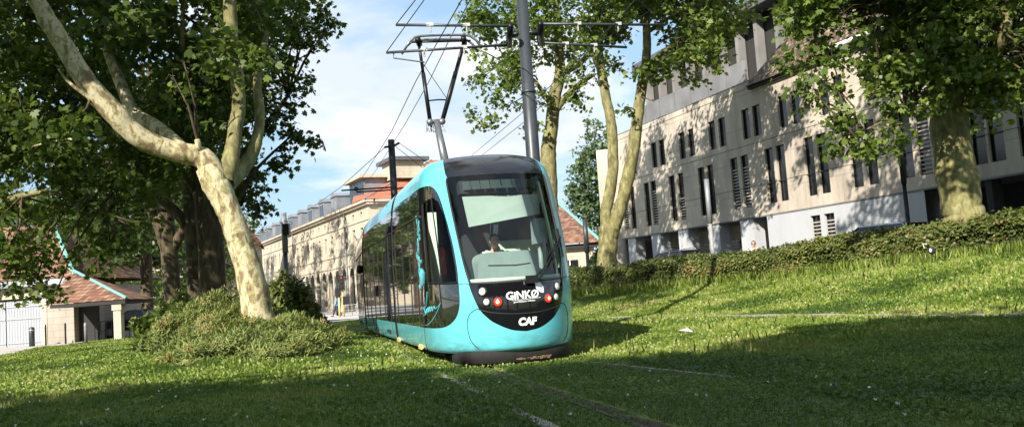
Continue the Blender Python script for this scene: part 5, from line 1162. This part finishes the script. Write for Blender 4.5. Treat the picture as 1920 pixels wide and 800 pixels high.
# ---------------------------------------------------------------- cars
def car(name,label,loc,rz,paint,rack=False,group=None):
    root=bpy.data.objects.new(name,None); COL.objects.link(root); tag(root,label,'car',group)
    m=MB(); L_,Wd=4.3,1.74
    prof=[(-2.15,.35),(-2.15,.62),(-2.05,.82),(-1.2,.95),(-.95,.97),(1.45,.99),(2.05,.92),(2.15,.7),(2.15,.35)]
    for sg in (1,): m.prism([(x,-Wd/2,z) for x,z in prof],(0,Wd,0))
    body=m.build('body',paint,root,local=True); bv=body.modifiers.new('b','BEVEL'); bv.width=.09; bv.segments=3; bv.limit_method='ANGLE'
    lo,hi=[(-1.15,.96),(1.85,.98)],[(-.35,1.42),(1.35,1.44)]
    def cab(nm,mt,e,zt,inset):
        m=MB(); w0,w1=Wd/2-.06+e,Wd/2-.24+e; b0=[(-1.15-e,-w0,.96),(1.85+e,-w0,.98),(1.85+e,w0,.98),(-1.15-e,w0,.96)]; t0=[(-.35-e*.3,-w1,zt),(1.4+e*.3,-w1,zt),(1.4+e*.3,w1,zt),(-.35-e*.3,w1,zt)]
        m.add(b0+t0,[(0,1,5,4),(1,2,6,5),(2,3,7,6),(3,0,4,7),(4,5,6,7)]); return m.build(nm,mt,root,local=True)
    cab('windows','window_dark',0,1.42,0)
    m=MB(); m.prism([(-.42,-.66,1.425),(1.46,-.66,1.425),(1.3,-.6,1.47),(-.2,-.6,1.47)],(0,0,.001)); m.v=[];m.f=[];m.mi=[]
    vs=[(-.42,-.66,1.421),(1.48,-.66,1.421),(1.48,.66,1.421),(-.42,.66,1.421),(-.2,-.56,1.48),(1.25,-.56,1.48),(1.25,.56,1.48),(-.2,.56,1.48)]; m.add(vs,[(0,1,5,4),(1,2,6,5),(2,3,7,6),(3,0,4,7),(4,5,6,7)])
    for s_ in (-1,1):
        for x0,x1 in ((-1.15,-.38),(.5,.52),(1.86,1.42)): m.tube([(x0,s_*.815,.97),(x1,s_*.635,1.43)],.03,5)
    m.build('roof',paint,root,local=True)
    if rack:
        for s_ in (-1,1):
            m=MB(); m.tube([(-.1,s_*.55,1.46),(0,s_*.55,1.56),(1.1,s_*.55,1.56),(1.2,s_*.55,1.46)],.02,5); m.build('roof_rail','zinc',root,local=True)
    for x in (-1.35,1.35):
        for s_ in (-1,1):
            m=MB(); m.tube([(x,s_*.72,.31),(x,s_*.9,.31)],.31,18); w=m.build('wheel','rubber',root,True,local=True)
            m=MB(); m.tube([(x,s_*.901,.31),(x,s_*.915,.31)],[.19,.17],14); m.build('rim','zinc',w,True,local=True)
    for s_ in (-1,1):
        m=MB(); m.ball((-2.08,s_*.62,.7),(.1,.16,.08)); m.build('headlight','lamp_white',root,True,local=True)
        m=MB(); m.ball((2.1,s_*.66,.78),(.07,.13,.09)); m.build('tail_light','red_paint',root,True,local=True)
    root.location=loc; root.rotation_euler=(0,0,rz); return root
def rep(src,label,loc,rz,mat=None):
    o=src.copy(); COL.objects.link(o)
    for ch in src.children:
        c=ch.copy(); COL.objects.link(c); c.parent=o
        if mat and c.name.split('.')[0] in('body','roof'): c.data=c.data.copy(); c.data.materials[0]=MAT[mat]
        for g_ in ch.children: d=g_.copy(); COL.objects.link(d); d.parent=c
    o['label']=label; o.location=loc; o.rotation_euler=(0,0,rz); return o
CG='parked cars'
def cat_(px,py,Y): q=P(px,py,Y); return (q.x,Y,tz(q.x,Y)+.02)
c1=car('parked_car','black car parked on the road between porch and junipers',cat_(262,612,50),R(8),'car_black',group=CG)
def cz(px,pyroof,Y): q=P(px,pyroof,Y); return (q.x,Y,q.z-1.5)
rep(c1,'dark car with its roof showing over the hedge before the columns',cz(1262,470,47),R(-62),'car_black')
for o in [ch for ch in bpy.data.objects if ch.get('label','').startswith('dark car with its roof')]:
    for s_ in (-1,1):
        m=MB(); m.tube([(-.1,s_*.55,1.46),(0,s_*.55,1.56),(1.1,s_*.55,1.56),(1.2,s_*.55,1.46)],.02,5); rr_=m.build('roof_rail','zinc',None,local=True); rr_.parent=o
rep(c1,'dark blue car just visible over the hedge before the white wall',cz(1650,420,31.5),R(-62),'car_blue')
rep(c1,'white car in the distance, left of the porch post',cat_(205,600,90),R(20),'car_white')
rep(c1,'pale car in the distance, right of the porch post',cat_(236,598,92),R(10),'car_white')

# ---------------------------------------------------------------- people
def person(label,loc,rz,J,top,bottom,hair='hair',sleeve=True,glasses=False,vox=.016,face=True,legs=True,scale=1):
    """J: joint positions in metres, figure faces -Y"""
    root=bpy.data.objects.new('person',None); COL.objects.link(root); tag(root,label,'person')
    V=lambda k: Vector(J[k]); m=MB()
    hd=V('head'); m.ball(hd,(.078,.097,.118),16,12); m.ball(hd+Vector((0,-.03,-.075)),(.055,.065,.05)); m.tube([V('neck')-Vector((0,0,.03)),hd-Vector((0,-.01,.07))],[.058,.052],12)
    m.tube([hd+Vector((0,-.085,.02)),hd+Vector((0,-.118,-.022)),hd+Vector((0,-.09,-.035))],[.009,.016,.012],8)
    for s_ in (-1,1): m.ball(hd+Vector((s_*.08,.01,-.005)),(.014,.022,.034),8,6)
    m.ball(hd+Vector((0,-.088,-.058)),(.026,.014,.010),8,6)
    ch,pv=V('chest'),V('pelvis')
    m.tube([pv,pv.lerp(ch,.5),ch,V('neck')],[.145,.13,.15,.07],16); m.tube([V('shL'),ch,V('shR')],[.06,.12,.06],12); m.ball(pv,(.16,.11,.11))
    for s_ in 'LR':
        m.tube([V('sh'+s_),V('el'+s_),V('wr'+s_)],[.058,.044,.031],12); w=V('wr'+s_); d=(w-V('el'+s_)).normalized(); sd_=d.cross(Vector((1,0,0))).normalized(); sd_=Vector((0,-1,0)) if sd_.length<.5 else sd_
        pm=w+d*.055; m.tube([w,pm,w+d*.1],[.028,.036,.034],10)
        for k in range(4): b0=w+d*.095+sd_*(.028-.019*k); m.tube([b0,b0+d*(.04,.045,.042,.03)[k]+Vector((0,0,0)),b0+d*(.07,.078,.072,.055)[k]+Vector((-.012 if s_=='R' else .012,-.008,0))],[.010,.009,.008],6)
        m.tube([w+d*.03+sd_*.03,w+d*.06+sd_*.055,w+d*.09+sd_*.058],[.012,.011,.009],6)
        if legs: m.tube([V('hip'+s_),V('kn'+s_),V('an'+s_)],[.085,.056,.038],14); m.tube([V('an'+s_),V('an'+s_)+Vector((0,-.1,-.06)),V('toe'+s_)],[.038,.036,.03],8)
    b=m.build('body','skin',root,True,local=True); r=b.modifiers.new('r','REMESH'); r.mode='VOXEL'; r.voxel_size=vox*.75; r.use_smooth_shade=True; sm=b.modifiers.new('s','SMOOTH'); sm.iterations=2
    def cloth(nm,mt,f):
        m=MB(); f(m); c=m.build(nm,mt,root,True,local=True); r=c.modifiers.new('r','REMESH'); r.mode='VOXEL'; r.voxel_size=vox; r.use_smooth_shade=True; s2=c.modifiers.new('s','SMOOTH'); s2.iterations=3; return c
    def shirt(m):
        m.tube([pv-Vector((0,0,.02)),pv.lerp(ch,.5),ch,ch.lerp(V('neck'),.7)],[.165,.152,.172,.085],18); m.tube([V('shL'),ch+Vector((0,0,.01)),V('shR')],[.078,.14,.078],12)
        for s_ in 'LR': e=V('el'+s_) if sleeve else V('sh'+s_).lerp(V('el'+s_),.6); m.tube([V('sh'+s_),e],[.08,.066],12); 
        if sleeve:
            for s_ in 'LR': m.tube([V('el'+s_),V('el'+s_).lerp(V('wr'+s_),.88)],[.064,.047],10)
    cloth('shirt',top,shirt)
    def trou(m):
        m.ball(pv-Vector((0,0,.03)),(.178,.14,.13))
        for s_ in 'LR': m.tube([V('hip'+s_),V('kn'+s_),V('an'+s_)+Vector((0,0,.02))],[.105,.078,.062],14)
    if legs:
        cloth('trousers',bottom,trou)
        for s_ in 'LR':
            m=MB(); m.tube([V('an'+s_)+Vector((0,.05,-.055)),V('an'+s_)+Vector((0,-.07,-.055)),V('toe'+s_)+Vector((0,-.02,0))],[.046,.05,.036],10); m.build('shoe','shoe',root,True,local=True)
    if hair:
        m=MB(); m.ball(hd+Vector((0,.018,.025)),(.086,.098,.108),16,12); h_=m.build('hair',hair,root,True,local=True)
        for v in h_.data.vertices:
            q=v.co-hd
            if q.y<-.045 and q.z<.055: v.co.y=hd.y-.03; v.co.z=max(v.co.z,hd.z+.02)
            if q.z<-.045: v.co.z=hd.z-.045
    for s_ in (-1,1):
        m=MB(); m.ball(hd+Vector((s_*.031,-.083,.012)),(.013,.010,.008),8,6); m.build('eye','cab_dark' if not glasses else 'black_metal',root,True,local=True)
    if glasses:
        m=MB()
        for s_ in (-1,1): m.ball(hd+Vector((s_*.034,-.094,.012)),(.028,.010,.02),10,6); m.tube([hd+Vector((s_*.06,-.09,.015)),hd+Vector((s_*.085,0,.012))],.005,4)
        m.build('sunglasses','black_metal',root,True,local=True)
    root.location=loc; root.rotation_euler=(0,0,rz); root.scale=(scale,)*3; return root
STAND=dict(head=(0,-.01,1.62),neck=(0,0,1.47),chest=(0,0,1.28),pelvis=(0,0,.95),shL=(-.19,0,1.41),shR=(.19,0,1.41),elL=(-.24,.02,1.12),elR=(.24,.02,1.12),wrL=(-.24,-.05,.87),wrR=(.24,-.05,.87),hipL=(-.09,0,.92),hipR=(.09,0,.92),knL=(-.1,-.01,.5),knR=(.1,-.01,.5),anL=(-.1,.02,.09),anR=(.1,.02,.09),toeL=(-.11,-.17,.035),toeR=(.11,-.17,.035))
WALK=dict(STAND,elL=(-.24,.12,1.14),wrL=(-.22,.0,.93),elR=(.24,-.06,1.13),wrR=(.22,-.24,1.0),knL=(-.1,-.2,.53),anL=(-.1,-.32,.12),toeL=(-.1,-.5,.08),knR=(.1,.08,.5),anR=(.1,.42,.17),toeR=(.1,.33,.04))
SIT=dict(head=(0,-.04,1.0),neck=(0,.0,.85),chest=(0,.02,.66),pelvis=(0,.06,.33),shL=(-.19,0,.79),shR=(.19,0,.79),elL=(-.26,-.12,.54),elR=(.26,-.12,.54),wrL=(-.2,-.36,.58),wrR=(.2,-.36,.58),hipL=(-.1,.02,.28),hipR=(.1,.02,.28),knL=(-.13,-.42,.30),knR=(.13,-.42,.30),anL=(-.13,-.46,-.12),anR=(.13,-.46,-.12),toeL=(-.13,-.6,-.18),toeR=(.13,-.6,-.18))
q=P(632,594,78); person('man in a bright blue shirt and dark trousers striding left on the far pavement',(q.x,78,tz(q.x,78)+.02),R(-82),WALK,'blue_cloth','dark_cloth',sleeve=False)
q=P(193,600,84); person('distant person in a red top standing under the porch view',(q.x,84,tz(q.x,84)+.02),0,STAND,'red_cloth','pale_cloth')
q=P(186,600,86); person('distant person in pale clothes left of the one in red',(q.x,86,tz(q.x,86)+.02),R(20),STAND,'white_cloth','pale_cloth')
hq=P(1413,459,35); person('bare-headed person in sunglasses whose head shows above the hedge',(hq.x,35,hq.z-1.58),R(-20),STAND,'pale_cloth','dark_cloth',glasses=True,sleeve=False)
dq=P(926,452,15.75); person('tram driver in a white shirt sitting behind the windshield',(dq.x,dq.y,dq.z-1.0),TR_A+R(4),SIT,'white_cloth','dark_cloth',vox=.011)
# fire extinguisher in the cab window
eq=P(828,486,16.1); ex=empty('fire_extinguisher',tuple(eq-Vector((0,0,.28))),'red fire extinguisher hanging inside the tram cab side window','fire extinguisher')
m=MB(); m.tube([eq+Vector((0,0,z)) for z in (-.27,-.25,.14,.2,.23)],[.07,.082,.082,.06,.03],16); m.build('cylinder','red_paint',ex,True)
m=MB(); m.tube([eq+Vector((0,0,.23)),eq+Vector((0,0,.29))],.022,8); m.obox(eq+Vector((-.02,-.02,.28)),Vector((.12,0,0)),Vector((0,.04,0)),Vector((0,0,.03))); m.tube([eq+Vector((.02,0,.26)),eq+Vector((.11,0,.18)),eq+Vector((.1,0,-.12))],.011,6); m.build('valve','black_metal',ex)
# small bag pushed into the hedge
bq=P(1737,466,24.5); bz=tz(bq.x,24.5); bg_=empty('bag',(bq.x,24.5,bz),'small pink and black bag caught in the hedge at the right','bag')
m=MB(); m.ball((bq.x,24.2,bz+.42),(.10,.07,.11)); m.build('pouch','cab_dark',bg_,True); m=MB(); m.ball((bq.x-.06,24.14,bz+.42),(.035,.03,.055)); m.build('flap','paper',bg_,True); m=MB(); m.tube([(bq.x-.09,24.42,bz+.5),(bq.x-.13,24.4,bz+.62),(bq.x-.02,24.4,bz+.6)],.014,5); m.build('strap','white_cloth',bg_)
